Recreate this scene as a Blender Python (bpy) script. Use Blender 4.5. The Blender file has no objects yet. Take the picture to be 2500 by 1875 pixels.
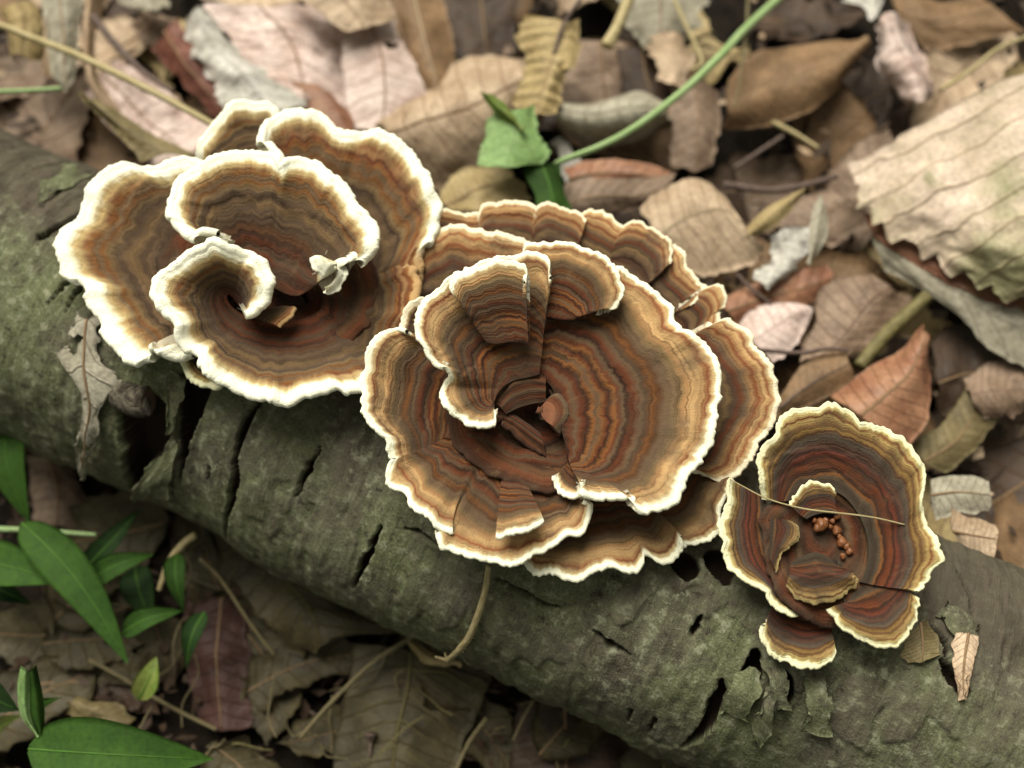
import bpy, math, random
import numpy as np
from mathutils import Vector

# ------------------------------------------------------------------ camera, world, sun, exposure
U = 0.01                       # all lengths below are centimetres
SC = bpy.context.scene
COL = SC.collection
TILT = math.radians(22.0)
TAN = 0.435                    # half width of the view at distance 1
TARGET = np.array([0.0, 0.0, 8.0])
FWD = np.array([0.0, math.sin(TILT), -math.cos(TILT)])
UPV = np.array([0.0, math.cos(TILT), math.sin(TILT)])
CAM = TARGET - FWD * 23.0
cam_data = bpy.data.cameras.new('camera')
cam = bpy.data.objects.new('camera', cam_data)
COL.objects.link(cam)
cam.location = Vector(CAM * U)
cam.rotation_euler = (TILT, 0, 0)
cam_data.sensor_width = 36
cam_data.lens = 18 / TAN
cam_data.clip_start = 0.01
cam_data.clip_end = 20
cam_data.dof.use_dof = True
cam_data.dof.focus_distance = 0.233
cam_data.dof.aperture_fstop = 9.0
SC.camera = cam

SUN_EL, SUN_AZ = math.radians(57), math.radians(-25)     # azimuth from +Y towards +X
world = bpy.data.worlds.new('World')
SC.world = world
world.use_nodes = True
wn = world.node_tree.nodes
wl = world.node_tree.links
wn.clear()
w_out = wn.new('ShaderNodeOutputWorld')
w_bg = wn.new('ShaderNodeBackground')
w_sky = wn.new('ShaderNodeTexSky')
w_sky.sky_type = 'NISHITA'
w_sky.sun_disc = False
w_sky.sun_elevation = SUN_EL
w_sky.sun_rotation = SUN_AZ % (2 * math.pi)
w_sky.air_density = 1.0
w_sky.dust_density = 4.0
w_hs = wn.new('ShaderNodeHueSaturation')                  # a clouded, whitish sky
w_hs.inputs['Saturation'].default_value = 0.22
w_mx = wn.new('ShaderNodeMix')
w_mx.data_type = 'RGBA'
w_mx.blend_type = 'MULTIPLY'
w_mx.inputs['Factor'].default_value = 1.0
w_mx.inputs['B'].default_value = (1.0, 0.98, 0.76, 1)
wl.new(w_sky.outputs[0], w_hs.inputs['Color'])
wl.new(w_hs.outputs[0], w_mx.inputs['A'])
wl.new(w_mx.outputs['Result'], w_bg.inputs['Color'])
w_bg.inputs['Strength'].default_value = 0.05
wl.new(w_bg.outputs[0], w_out.inputs['Surface'])

sun_data = bpy.data.lights.new('sun', 'SUN')
sun_data.energy = 2.5
sun_data.angle = math.radians(42)
sun_data.color = (1.0, 0.96, 0.86)
sun = bpy.data.objects.new('sun', sun_data)
COL.objects.link(sun)
sd = Vector((math.sin(SUN_AZ) * math.cos(SUN_EL), math.cos(SUN_AZ) * math.cos(SUN_EL), math.sin(SUN_EL)))
sun.rotation_euler = sd.to_track_quat('Z', 'Y').to_euler()
sun.location = sd * 3

SC.view_settings.view_transform = 'Standard'
SC.view_settings.look = 'None'
SC.view_settings.gamma = 1
SC.view_settings.use_curve_mapping = False
SC.view_settings.exposure = 0.88
SC.cycles.max_bounces = 8
SC.cycles.use_denoising = True

# ------------------------------------------------------------------ helpers
rng = random.Random(7)
nrg = np.random.default_rng(11)
ZM = {0: (0, 0, 1.13020), 1: (100, 200, .48216), 2: (850, 450, .60274), 3: (1700, 900, .48216), 4: (0, 900, .58780),
      5: (700, 1200, .54250), 6: (0, 0, .49729), 7: (900, 0, .45208), 8: (1700, 0, .66280)}


def ray(Z, x, y):
    ox, oy, s = ZM[Z]
    px, py = ox + x * s, oy + y * s
    return FWD + np.array([1.0, 0, 0]) * ((px - 1250) / 1250 * TAN) + UPV * ((937.5 - py) / 1250 * TAN)


def P(Z, x, y, z):
    d = ray(Z, x, y)
    return CAM + d * ((z - CAM[2]) / d[2])


def hsh(n):
    n = n.astype(np.int64)
    n = (n << 13) ^ n
    n = (n * (n * n * 15731 + 789221) + 1376312589) & 0x7fffffff
    return n / 1073741824.0 - 1.0


def sm(t):
    return t * t * t * (t * (t * 6 - 15) + 10)


def n1(x, seed=0):
    x = np.asarray(x, float)
    i = np.floor(x)
    f = sm(x - i)
    i = i.astype(np.int64) + seed * 7919
    return hsh(i) * (1 - f) + hsh(i + 1) * f


def n2(x, y, seed=0):
    x = np.asarray(x, float)
    y = np.asarray(y, float)
    i, j = np.floor(x), np.floor(y)
    fx, fy = sm(x - i), sm(y - j)
    i = i.astype(np.int64)
    j = j.astype(np.int64)

    def h(a, b):
        return hsh((a * 374761 + b * 668265 + seed * 1274126) & 0x7fffff)
    return (h(i, j) * (1 - fx) + h(i + 1, j) * fx) * (1 - fy) + (h(i, j + 1) * (1 - fx) + h(i + 1, j + 1) * fx) * fy


def fb2(x, y, seed=0, octv=4):
    r, a = 0, 1.0
    for k in range(octv):
        r = r + a * n2(x * 2 ** k + 13.7 * k, y * 2 ** k + 5.1 * k, seed + k)
        a *= .5
    return r


def cr_eval(p, tau):
    p = np.asarray(p, float)
    n = len(p)
    if n == 2:
        t = np.clip(tau, 0, 1)[:, None]
        return p[0] * (1 - t) + p[1] * t
    q = np.vstack([2 * p[0] - p[1], p, 2 * p[-1] - p[-2]])
    i = np.clip(np.floor(tau).astype(int), 0, n - 2)
    t = (tau - i)[:, None]
    a, b, c, d = q[i], q[i + 1], q[i + 2], q[i + 3]
    return .5 * (2 * b + (c - a) * t + (2 * a - 5 * b + 4 * c - d) * t ** 2 + (3 * b - a - 3 * c + d) * t ** 3)


def crs(p, n):
    """n points evenly spaced along a Catmull-Rom curve, and their index parameters"""
    p = np.asarray(p, float)
    tau = np.linspace(0, len(p) - 1, max(400, n * 3))
    q = cr_eval(p, tau)
    s = np.concatenate([[0], np.cumsum(np.linalg.norm(np.diff(q, axis=0), axis=1))])
    t = np.interp(np.linspace(0, s[-1], n), s, tau)
    return cr_eval(p, t), t


def norm(v):
    return v / np.maximum(np.linalg.norm(v, axis=-1, keepdims=True), 1e-9)


def tag(o, label=None, cat=None, group=None, kind=None):
    if label: o['label'] = label
    if cat: o['category'] = cat
    if group: o['group'] = group
    if kind: o['kind'] = kind
    return o


def thing(name, loc, label, cat, group=None):
    o = bpy.data.objects.new(name, None)
    o.empty_display_size = 0.01
    COL.objects.link(o)
    o.location = Vector(np.asarray(loc) * U)
    o['cm'] = [float(c) for c in loc]
    del o['cm']
    ORG[o.name] = np.asarray(loc, float)
    return tag(o, label, cat, group)


ORG = {}


def mesh_obj(name, verts, faces, mats, parent=None, uvs=None, midx=None, smooth=True):
    """verts in world centimetres; faces array (n,4)/(n,3) or list; uvs = dict name -> per-vertex (n,2)"""
    top = parent
    while top is not None and top.name not in ORG: top = top.parent
    org = ORG[top.name] if top is not None else np.zeros(3)
    verts = (np.asarray(verts, float) - org) * U
    me = bpy.data.meshes.new(name)
    if isinstance(faces, np.ndarray):
        nf, k = faces.shape
        me.vertices.add(len(verts))
        me.vertices.foreach_set('co', verts.astype(np.float32).ravel())
        me.loops.add(nf * k)
        li = faces.astype(np.int32).ravel()
        me.loops.foreach_set('vertex_index', li)
        me.polygons.add(nf)
        me.polygons.foreach_set('loop_start', (np.arange(nf) * k).astype(np.int32))
        me.update(calc_edges=True)
    else:
        me.from_pydata(verts.tolist(), [], faces)
        me.update()
        li = np.zeros(len(me.loops), np.int32)
        me.loops.foreach_get('vertex_index', li)
    if uvs:
        for un, arr in uvs.items():
            lay = me.uv_layers.new(name=un)
            lay.uv.foreach_set('vector', np.asarray(arr, np.float32)[li].ravel())
    for m in (mats if isinstance(mats, (list, tuple)) else [mats]):
        me.materials.append(m)
    if midx is not None:
        me.polygons.foreach_set('material_index', np.asarray(midx, np.int32))
    if smooth:
        me.polygons.foreach_set('use_smooth', np.ones(len(me.polygons), bool))
    me.validate()
    o = bpy.data.objects.new(name, me)
    COL.objects.link(o)
    if parent is not None:
        o.parent = parent
    return o


def grid_faces(nu, nv, off=0):
    a = (np.arange(nu - 1)[:, None] * nv + np.arange(nv - 1)[None, :]).ravel() + off
    return np.stack([a, a + nv, a + nv + 1, a + 1], 1)


def tube(name, path, radii, mat, parent=None, n=30, sides=7, wob=0.0, seed=0, flat=1.0):
    c, t = crs(path, n)
    r = np.interp(t, np.linspace(0, len(path) - 1, len(radii)), radii)
    if wob:
        c = c + np.stack([n1(np.linspace(0, 6, n), seed + k) for k in range(3)], 1) * wob
    tg = norm(np.gradient(c, axis=0))
    ref = np.array([0.13, 0.2, 1.0])
    s = norm(np.cross(tg, ref))
    b = norm(np.cross(s, tg))
    a = np.linspace(0, 2 * np.pi, sides, endpoint=False)
    V = c[:, None] + r[:, None, None] * (s[:, None] * np.cos(a)[None, :, None] + b[:, None] * np.sin(a)[None, :, None] * flat)
    V = V.reshape(-1, 3)
    f = []
    for i in range(n - 1):
        for j in range(sides):
            f.append((i * sides + j, i * sides + (j + 1) % sides, (i + 1) * sides + (j + 1) % sides, (i + 1) * sides + j))
    f.append(tuple(range(sides))[::-1])
    f.append(tuple((n - 1) * sides + j for j in range(sides)))
    uv = np.stack([np.repeat(np.linspace(0, 1, n), sides), np.tile(a / 6.283, n)], 1)
    return mesh_obj(name, V, f, mat, parent, {'UVMap': uv})


# ------------------------------------------------------------------ materials
class NT:
    def __init__(self, name):
        self.m = bpy.data.materials.new(name)
        self.m.use_nodes = True
        self.t = self.m.node_tree
        self.n = self.t.nodes
        self.b = self.n['Principled BSDF']

    def node(self, ty, **kw):
        o = self.n.new(ty)
        for k, v in kw.items():
            setattr(o, k, v)
        return o

    def put(self, sock, v):
        if hasattr(v, 'links') or isinstance(v, bpy.types.NodeSocket):
            self.t.links.new(v, sock)
        elif v is not None:
            sock.default_value = v

    def math(self, op, a, b=None, c=None, clamp=False):
        o = self.node('ShaderNodeMath', operation=op, use_clamp=clamp)
        self.put(o.inputs[0], a)
        if b is not None: self.put(o.inputs[1], b)
        if c is not None: self.put(o.inputs[2], c)
        return o.outputs[0]

    def mix(self, f, a, b, mode='MIX'):
        o = self.node('ShaderNodeMix', data_type='RGBA', blend_type=mode)
        self.put(o.inputs['Factor'], f)
        self.put(o.inputs['A'], a if not isinstance(a, tuple) else (*a[:3], 1))
        self.put(o.inputs['B'], b if not isinstance(b, tuple) else (*b[:3], 1))
        return o.outputs['Result']

    def rng(self, v, a, b, c=0.0, d=1.0, smooth=True):
        o = self.node('ShaderNodeMapRange')
        o.interpolation_type = 'SMOOTHSTEP' if smooth else 'LINEAR'
        self.put(o.inputs['Value'], v)
        self.put(o.inputs['From Min'], a)
        self.put(o.inputs['From Max'], b)
        self.put(o.inputs['To Min'], c)
        self.put(o.inputs['To Max'], d)
        return o.outputs['Result']

    def uv(self, name):
        o = self.node('ShaderNodeUVMap', uv_map=name)
        s = self.node('ShaderNodeSeparateXYZ')
        self.t.links.new(o.outputs[0], s.inputs[0])
        return s.outputs[0], s.outputs[1]

    def comb(self, x, y, z=0.0):
        o = self.node('ShaderNodeCombineXYZ')
        self.put(o.inputs[0], x)
        self.put(o.inputs[1], y)
        self.put(o.inputs[2], z)
        return o.outputs[0]

    def objco(self):
        return self.node('ShaderNodeTexCoord').outputs['Object']

    def geo(self):
        return self.node('ShaderNodeNewGeometry').outputs['Position']

    def rand(self):
        return self.node('ShaderNodeObjectInfo').outputs['Random']

    def noise(self, vec, scale, detail=3, rough=.55, w=None, dist=0.0):
        o = self.node('ShaderNodeTexNoise')
        if w is not None:
            o.noise_dimensions = '4D'
            self.put(o.inputs['W'], w)
        self.put(o.inputs['Vector'], vec)
        o.inputs['Scale'].default_value = scale
        o.inputs['Detail'].default_value = detail
        o.inputs['Roughness'].default_value = rough
        o.inputs['Distortion'].default_value = dist
        return o.outputs['Fac']

    def ramp(self, f, stops, interp='LINEAR'):
        o = self.node('ShaderNodeValToRGB')
        o.color_ramp.interpolation = interp
        el = o.color_ramp.elements
        for k, (p, c) in enumerate(stops):
            e = el[k] if k < 2 else el.new(p)
            e.position = p
            e.color = (*c, 1)
        self.put(o.inputs[0], f)
        return o.outputs[0]

    def bump(self, h, strength, dist, nrm=None):
        o = self.node('ShaderNodeBump')
        o.inputs['Strength'].default_value = strength
        o.inputs['Distance'].default_value = dist
        self.put(o.inputs['Height'], h)
        if nrm is not None: self.put(o.inputs['Normal'], nrm)
        return o.outputs[0]

    def done(self, col, rough=.7, normal=None, spec=.3, trans=0.0):
        self.put(self.b.inputs['Base Color'], col if not isinstance(col, tuple) else (*col, 1))
        self.put(self.b.inputs['Roughness'], rough)
        self.b.inputs['Specular IOR Level'].default_value = spec
        if normal is not None: self.put(self.b.inputs['Normal'], normal)
        if trans > 0:
            tr = self.node('ShaderNodeBsdfTranslucent')
            self.put(tr.inputs['Color'], col if not isinstance(col, tuple) else (*col, 1))
            if normal is not None: self.put(tr.inputs['Normal'], normal)
            ms = self.node('ShaderNodeMixShader')
            ms.inputs[0].default_value = trans
            self.t.links.new(self.b.outputs[0], ms.inputs[1])
            self.t.links.new(tr.outputs[0], ms.inputs[2])
            self.t.links.new(ms.outputs[0], self.n['Material Output'].inputs['Surface'])
        return self.m


# ---- bracket cap skin: colour zones run parallel to the rim
DK, RB, OC, BF, GB, TN, CR, GD = ((.042, .020, .012), (.135, .044, .019), (.235, .104, .034), (.42, .275, .135),
                                  (.140, .098, .060), (.285, .165, .078), (.60, .50, .33), (.080, .056, .037))


def cap_mat(name, stops, margin, white, cream, seed, lines=.5, big_=.11, tint=(.095, .068, .045), dim=(.72, .64, .59)):
    n = NT(name)
    uc, v = n.uv('zone')
    d, w = n.uv('rim')
    rd = n.math('MULTIPLY', n.rand(), 9.0)
    big = n.noise(n.comb(n.math('MULTIPLY', uc, .8), n.math('MULTIPLY', v, 1.4)), 1.0, 2, .5, rd)
    med = n.noise(n.comb(n.math('MULTIPLY', uc, 3.6), n.math('MULTIPLY', v, 5.0)), 1.0, 4, .62, rd)
    fib = n.noise(n.comb(n.math('MULTIPLY', uc, 24.0), n.math('MULTIPLY', v, 5.0)), 1.0, 3, .6, rd)
    shift = n.math('MULTIPLY', n.math('SUBTRACT', n.rand(), .5), .05)
    off = n.math('ADD', n.math('MULTIPLY', n.math('SUBTRACT', big, .5), big_), n.math('MULTIPLY', n.math('SUBTRACT', med, .5), .085))
    vv = n.math('ADD', n.math('ADD', v, off), shift)
    col = n.ramp(vv, stops)
    # growth lines: strong in some zones, faded in others
    lin = n.noise(n.comb(n.math('MULTIPLY', uc, .25), n.math('MULTIPLY', vv, 34.0)), 1.0, 2, .6, rd)
    lfade = n.rng(n.noise(n.comb(n.math('MULTIPLY', uc, .5), n.math('MULTIPLY', vv, 4.0)), 1.0, 2, .5, rd), .3, .65, .15, 1)
    col = n.mix(n.math('MULTIPLY', lfade, lines * 2), col, n.mix(1.0, col, n.ramp(lin, [(.30, (.42, .34, .30)), (.42, (.8, .76, .73)), (.46, (1.0, .98, .96)), (.7, (1.28, 1.24, 1.16))]), 'MULTIPLY'))
    col = n.mix(1.0, col, n.ramp(fib, [(.3, (.90, .895, .89)), (.7, (1.08, 1.08, 1.08))]), 'MULTIPLY')
    blot = n.noise(n.objco(), 110, 5, .65, rd)
    col = n.mix(n.rng(blot, .46, .68, 0, .7), col, tint)
    worn = n.noise(n.comb(n.math('MULTIPLY', uc, 1.6), n.math('MULTIPLY', v, 3.0), 4.0), 1.0, 5, .7, rd)
    col = n.mix(n.rng(worn, .57, .74, 0, .32), col, (.26, .185, .105))
    col = n.mix(1.0, col, n.mix(n.rng(v, .6, .92), dim, (1.05, 1.03, .98)), 'MULTIPLY')
    # pale silky hairs in streaks
    col = n.mix(n.rng(n.math('MULTIPLY', fib, n.rng(blot, .42, .25)), .38, .62, 0, .4), col, BF)
    wob = n.math('ADD', n.math('MULTIPLY', n.math('SUBTRACT', med, .5), 1.2), n.math('MULTIPLY', n.math('SUBTRACT', fib, .5), .22))
    wid = n.math('MAXIMUM', n.math('MULTIPLY', w, margin), .002)
    q = n.math('ADD', n.math('DIVIDE', d, wid), wob)
    on = n.rng(w, .12, .45)
    col = n.mix(n.math('MULTIPLY', on, n.rng(q, .7, 2.3, .85, 0)), col, cream)
    col = n.mix(n.math('MULTIPLY', on, n.rng(q, .5, 1.3, 1, 0)), col, white)
    speck = n.noise(n.objco(), 1500, 1, .5)
    col = n.mix(n.rng(speck, .775, .80, 0, .8), col, (.05, .035, .025))
    h = n.math('ADD', n.math('MULTIPLY', lin, 1.3), n.math('MULTIPLY', fib, .4))
    h = n.math('ADD', h, n.math('MULTIPLY', n.noise(n.objco(), 2600, 2, .6), .4))
    n.b.inputs['Sheen Weight'].default_value = .05
    n.b.inputs['Sheen Roughness'].default_value = .6
    return n.done(col, .9, n.bump(h, .45, .0011), .12)


def sc_(c, k): return tuple(q * k for q in c)


OT, BR = (.195, .138, .070), (.105, .053, .025)
M = {}
M['capA'] = cap_mat('white_rimmed_cap', [(0, DK), (.07, RB), (.12, DK), (.2, sc_(RB, .8)), (.25, GD), (.31, sc_(RB, .9)), (.35, DK), (.42, BR), (.47, GD), (.52, GB), (.56, GD), (.62, OT), (.66, GB),
                    (.70, GD), (.74, OT), (.78, sc_(OC, .7)), (.81, GB), (.85, sc_(OC, .8)), (.88, RB), (.92, TN), (.95, sc_(RB, 1.1)), (.98, OC), (1, BF)], .20,
                    (.94, .92, .74), (.60, .47, .22), 3, .5, .13)
M['capB'] = cap_mat('tan_rimmed_cap', [(0, DK), (.05, RB), (.09, GB), (.13, RB), (.17, DK), (.20, OC), (.23, GB), (.27, sc_(OC, .9)), (.29, RB), (.31, DK), (.345, sc_(OC, 1.1)), (.37, RB), (.40, GB), (.43, DK), (.47, RB), (.52, GB), (.55, GD),
                    (.60, sc_(OC, .75)), (.635, BR), (.67, GB), (.71, GB), (.75, OT), (.79, TN), (.83, BF), (.87, sc_(BF, .9)), (.90, TN), (.925, sc_(RB, 1.3)), (.95, BF), (1, BF)], .075,
                    (.92, .90, .70), (.60, .47, .25), 5, .5, .15)
M['capD'] = cap_mat('dusky_shelf_cap', [(0, DK), (.1, GD), (.18, DK), (.26, BR), (.32, GD), (.38, GB), (.44, BR), (.5, DK), (.55, GB), (.6, OT), (.64, GD), (.69, sc_(RB, .9)), (.74, GB), (.79, TN), (.83, sc_(RB, 1.1)), (.86, TN),
                    (.90, BF), (.925, sc_(RB, 1.5)), (.95, BF), (1, sc_(BF, 1.1))], .085, (.86, .77, .56), (.56, .42, .23), 9, .42, .1, (.07, .05, .038))
M['capC'] = cap_mat('red_brown_cap', [(0, (.07, .06, .043)), (.10, (.05, .038, .028)), (.17, (.10, .08, .055)), (.21, OC), (.25, DK), (.32, RB), (.38, sc_(RB, 1.25)), (.42, DK), (.47, (.16, .048, .028)), (.53, (.060, .034, .028)), (.58, (.12, .066, .045)), (.63, (.085, .068, .055)),
                    (.67, (.12, .10, .075)), (.71, BR), (.75, (.25, .16, .055)), (.79, BR), (.83, (.27, .175, .07)), (.87, (.35, .25, .10)), (.895, sc_(RB, 1.2)), (.93, (.37, .27, .115)), (1, (.44, .34, .15))], .072,
                    (.80, .77, .50), (.50, .40, .16), 13, .17, .24, (.06, .045, .033))
M['floor'] = cap_mat('funnel_floor', [(0, GD), (.12, DK), (.25, RB), (.36, DK), (.47, GB), (.58, RB), (.68, DK), (.78, BR), (.88, sc_(RB, .8)), (1, DK)], .001, (.2, .1, .05), (.2, .1, .05), 21)
M['knob'] = cap_mat('pink_knob', [(0, (.30, .13, .075)), (.4, (.34, .16, .09)), (.6, RB), (.75, GB), (1, DK)], .001, (.2, .1, .05), (.2, .1, .05), 22)
n = NT('pore_surface')
M['pore'] = n.done(n.mix(n.noise(n.objco(), 700, 3), (.44, .38, .27), (.66, .60, .46)), .8, n.bump(n.noise(n.objco(), 2500, 2), .4, .001))
n = NT('fungus_flesh')
M['flesh'] = n.done(n.mix(n.noise(n.objco(), 220, 4), (.05, .032, .02), (.22, .14, .075)), .8, n.bump(n.noise(n.objco(), 900, 3), .6, .002))
n = NT('amber_bead')
M['bead'] = n.done(n.mix(n.noise(n.objco(), 300, 2), (.09, .028, .010), (.27, .10, .028)), .45, n.bump(n.noise(n.objco(), 900, 3), .5, .001), .5)


def leaf_mat(name, c1, c2, vein, nv=9, slope=2.2, blot=(.05, .03, .02), bl=.35, trans=.12, rough=.6, vw=.5, bstr=.5, sc=1.0, midline=True, wigg=.5, c3=None):
    n = NT(name)
    s, t = n.uv('UVMap')
    rd = n.math('MULTIPLY', n.rand(), 17.0)
    a = n.math('ABSOLUTE', n.math('SUBTRACT', t, .5))
    wig = n.noise(n.comb(n.math('MULTIPLY', s, 6), n.math('MULTIPLY', t, 4)), 1.0, 2, .5, rd)
    f = n.math('ADD', n.math('SUBTRACT', n.math('MULTIPLY', s, nv), n.math('MULTIPLY', a, slope)), n.math('MULTIPLY', wig, wigg))
    pp = n.math('PINGPONG', f, .5)
    vline = n.rng(pp, .0, .075, 1, 0)
    mid = n.rng(a, .0, .022, 1, 0)
    vl = n.math('MAXIMUM', vline, mid) if midline else vline
    co = n.objco()
    g = n.noise(co, 95 * sc, 4, .6, rd)
    col = n.mix(n.rng(g, .34, .66), c1, c2)
    if c3: col = n.mix(n.rng(n.noise(co, 28, 3, .6, rd), .46, .60, 0, .85), col, c3)
    fine = n.noise(co, 900, 3, .65, rd)
    col = n.mix(1.0, col, n.ramp(fine, [(.28, (.66, .64, .62)), (.5, (.98, .98, .98)), (.72, (1.2, 1.19, 1.17))]), 'MULTIPLY')
    b = n.noise(co, 170 * sc, 5, .7, rd, .6)
    col = n.mix(n.rng(b, .55, .70, 0, bl), col, blot)
    net = n.node('ShaderNodeTexVoronoi', feature='DISTANCE_TO_EDGE')
    net.inputs['Scale'].default_value = 900
    n.put(net.inputs['Vector'], co)
    ne = n.rng(net.outputs['Distance'], 0, .09, 1, 0)
    col = n.mix(n.math('MULTIPLY', ne, .18), col, vein)
    col = n.mix(n.math('MULTIPLY', vl, vw), col, vein)
    tone = n.math('ADD', n.math('MULTIPLY', n.rand(), .3), .85)
    col = n.mix(1.0, col, n.comb(tone, tone, tone), 'MULTIPLY')
    h = n.math('ADD', n.math('MULTIPLY', vl, .6), n.math('ADD', n.math('MULTIPLY', g, 1.6), n.math('MULTIPLY', fine, .35)))
    return n.done(col, rough, n.bump(h, bstr, .0015), .35, trans)


M['pink'] = leaf_mat('pink_beige_leaf', (.52, .38, .33), (.76, .62, .57), (.32, .19, .15), 7, 2.0, (.22, .12, .09), .4)
M['grey'] = leaf_mat('grey_white_leaf', (.42, .40, .35), (.68, .65, .60), (.25, .22, .18), 7, 2.0, (.07, .06, .05), .6)
M['beige'] = leaf_mat('beige_leaf', (.40, .285, .185), (.60, .455, .32), (.22, .12, .06), 8, 2.2, (.12, .07, .04), .45)
M['straw'] = leaf_mat('straw_leaf', (.34, .25, .11), (.47, .36, .18), (.17, .11, .05), 11, 2.0, (.10, .06, .03), .45)
M['brown'] = leaf_mat('brown_leaf', (.14, .08, .038), (.25, .15, .078), (.30, .21, .12), 9, 2.2, (.04, .024, .015), .5)
M['rust'] = leaf_mat('rust_leaf', (.24, .10, .055), (.36, .19, .11), (.13, .055, .03), 9, 2.0, (.07, .03, .02), .4, rough=.45)
M['redbr'] = leaf_mat('red_brown_leaf', (.13, .042, .028), (.22, .085, .055), (.09, .03, .02), 9, 2.0, (.04, .02, .014), .4)
M['wine'] = leaf_mat('wine_shaded_leaf', (.045, .018, .014), (.075, .032, .024), (.03, .014, .01), 9, 2.0, (.02, .012, .01), .4)  # red-brown leaf colour darkened to carry the shade in front of the log
M['dark'] = leaf_mat('dark_leaf', (.030, .017, .010), (.066, .038, .022), (.10, .06, .035), 9, 2.2, (.02, .012, .008), .5)  # dark brown lowered further, shade of gaps and foreground put into the colour
M['purple'] = leaf_mat('purplish_leaf', (.175, .115, .075), (.31, .22, .155), (.10, .05, .045), 8, 2.2, (.06, .035, .03), .5)
M['olive'] = leaf_mat('olive_leaf', (.13, .10, .042), (.23, .18, .085), (.09, .06, .025), 9, 2.2, (.05, .032, .015), .5)
M['wet'] = leaf_mat('wet_shaded_leaf', (.032, .026, .011), (.075, .060, .026), (.07, .05, .022), 7, 2.2, (.04, .026, .013), .55, .1)  # wet olive darkened further, its colour stands in for shade before the log
M['greyol'] = leaf_mat('grey_olive_leaf', (.25, .225, .165), (.40, .37, .29), (.16, .13, .09), 7, 2.0, (.09, .08, .06), .5)
M['bigpale'] = leaf_mat('pale_toothed_leaf', (.44, .35, .25), (.66, .53, .43), (.28, .19, .11), 9, .0, (.21, .21, .09), .75, sc=.42, vw=.5, midline=False, wigg=1.0, c3=(.27, .265, .14))
M['green'] = leaf_mat('fresh_green_leaf', (.24, .40, .13), (.31, .47, .18), (.40, .54, .28), 5, 2.5, (.06, .16, .04), .25, .3, .5)
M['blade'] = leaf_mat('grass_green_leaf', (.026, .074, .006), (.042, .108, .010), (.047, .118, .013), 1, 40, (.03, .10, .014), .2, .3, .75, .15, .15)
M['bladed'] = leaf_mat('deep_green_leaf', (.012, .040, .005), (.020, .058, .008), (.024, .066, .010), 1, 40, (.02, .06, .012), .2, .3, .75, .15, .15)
M['bladey'] = leaf_mat('yellow_green_leaf', (.13, .23, .035), (.30, .32, .085), (.2, .28, .06), 1, 40, (.10, .13, .03), .3, .3, .5, .15, .15)


def stem_mat(name, c1, c2, sc=300):
    n = NT(name)
    s, t = n.uv('UVMap')
    f = n.noise(n.comb(n.math('MULTIPLY', s, 12), n.math('MULTIPLY', t, 9)), 1.0, 4, .6)
    return n.done(n.mix(n.rng(f, .3, .7), c1, c2), .6, n.bump(f, .5, .0008), .3)


M['sgreen'] = stem_mat('green_stem', (.22, .34, .12), (.34, .45, .22))
M['sstraw'] = stem_mat('straw_stem', (.32, .25, .11), (.50, .42, .24))
M['solive'] = stem_mat('olive_stem', (.10, .085, .03), (.19, .16, .065))
M['sbrown'] = stem_mat('brown_twig', (.07, .045, .035), (.17, .12, .10))
M['spale'] = stem_mat('pale_root', (.10, .08, .038), (.19, .155, .078))
M['rib'] = stem_mat('leaf_rib', (.20, .12, .065), (.33, .22, .12))
M['ribp'] = stem_mat('pale_leaf_rib', (.38, .30, .19), (.52, .42, .28))
M['ribg'] = stem_mat('green_leaf_rib', (.055, .15, .015), (.09, .20, .03))

# ------------------------------------------------------------------ ground
n = NT('forest_soil')
g = n.noise(n.geo(), 120, 6, .7)
f = n.noise(n.geo(), 900, 4, .7)
col = n.mix(n.rng(g, .35, .65), (.008, .0055, .004), (.024, .016, .010))  # soil colour darkened to hold the shade of gaps and front ground
col = n.mix(n.rng(f, .58, .72, 0, .6), col, (.06, .04, .025))
M['soil'] = n.done(col, .9, n.bump(n.math('ADD', g, f), .8, .004), .2)
xs = np.concatenate([[-100, -60, -36], np.linspace(-24, 24, 240), [36, 60, 100]])
ys = np.concatenate([[-100, -60, -30], np.linspace(-18, 32, 250), [45, 70, 110]])
GX, GY = np.meshgrid(xs, ys, indexing='ij')


def ground_z(x, y):
    x = np.asarray(x, float); y = np.asarray(y, float)
    near = np.exp(-((x / 40) ** 2 + (y / 40) ** 2))
    return (.45 * fb2(x / 5, y / 5, 3, 3) + .12 * fb2(x / .9, y / .9, 8, 3)) * near + .5 * np.tanh((y - 2) / 5) - .6


V = np.stack([GX, GY, ground_z(GX, GY)], -1).reshape(-1, 3)
o = mesh_obj('ground', V, grid_faces(len(xs), len(ys)), M['soil'])
tag(o, 'dark forest soil under the leaf litter', 'ground', kind='structure')
del o['category']

# ------------------------------------------------------------------ fallen log
LR, LZ = 3.45, 2.6
LA = P(0, 0, 605, LZ)
LB = P(0, 2212, 605 + 1004, LZ)
LD = norm(LB - LA)
LS = norm(np.cross(LD, np.array([0, 0, 1.0])))          # points away from the viewer side or towards it
if LS[1] < 0: LS = -LS
LU = np.cross(LS, LD)
if LU[2] < 0: LU = -LU


def log_hit(Z, x, y):
    """(distance along the log, angle round it) where the line of sight meets the bark; angle 0 = top, + = far side"""
    d = ray(Z, x, y)
    o = CAM - LA
    dp = np.array([d @ LS, d @ LU]); op = np.array([o @ LS, o @ LU])
    A, B, C = dp @ dp, 2 * dp @ op, op @ op - LR ** 2
    q = B * B - 4 * A * C
    t = (-B - math.sqrt(max(q, 0))) / (2 * A)
    p = op + dp * t
    return float((o + d * t) @ LD), math.atan2(p[0], p[1])


def log_pt(a, ph, h=0.0):
    return LA + LD * a + (LS * math.sin(ph) + LU * math.cos(ph)) * (LR + h)


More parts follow.
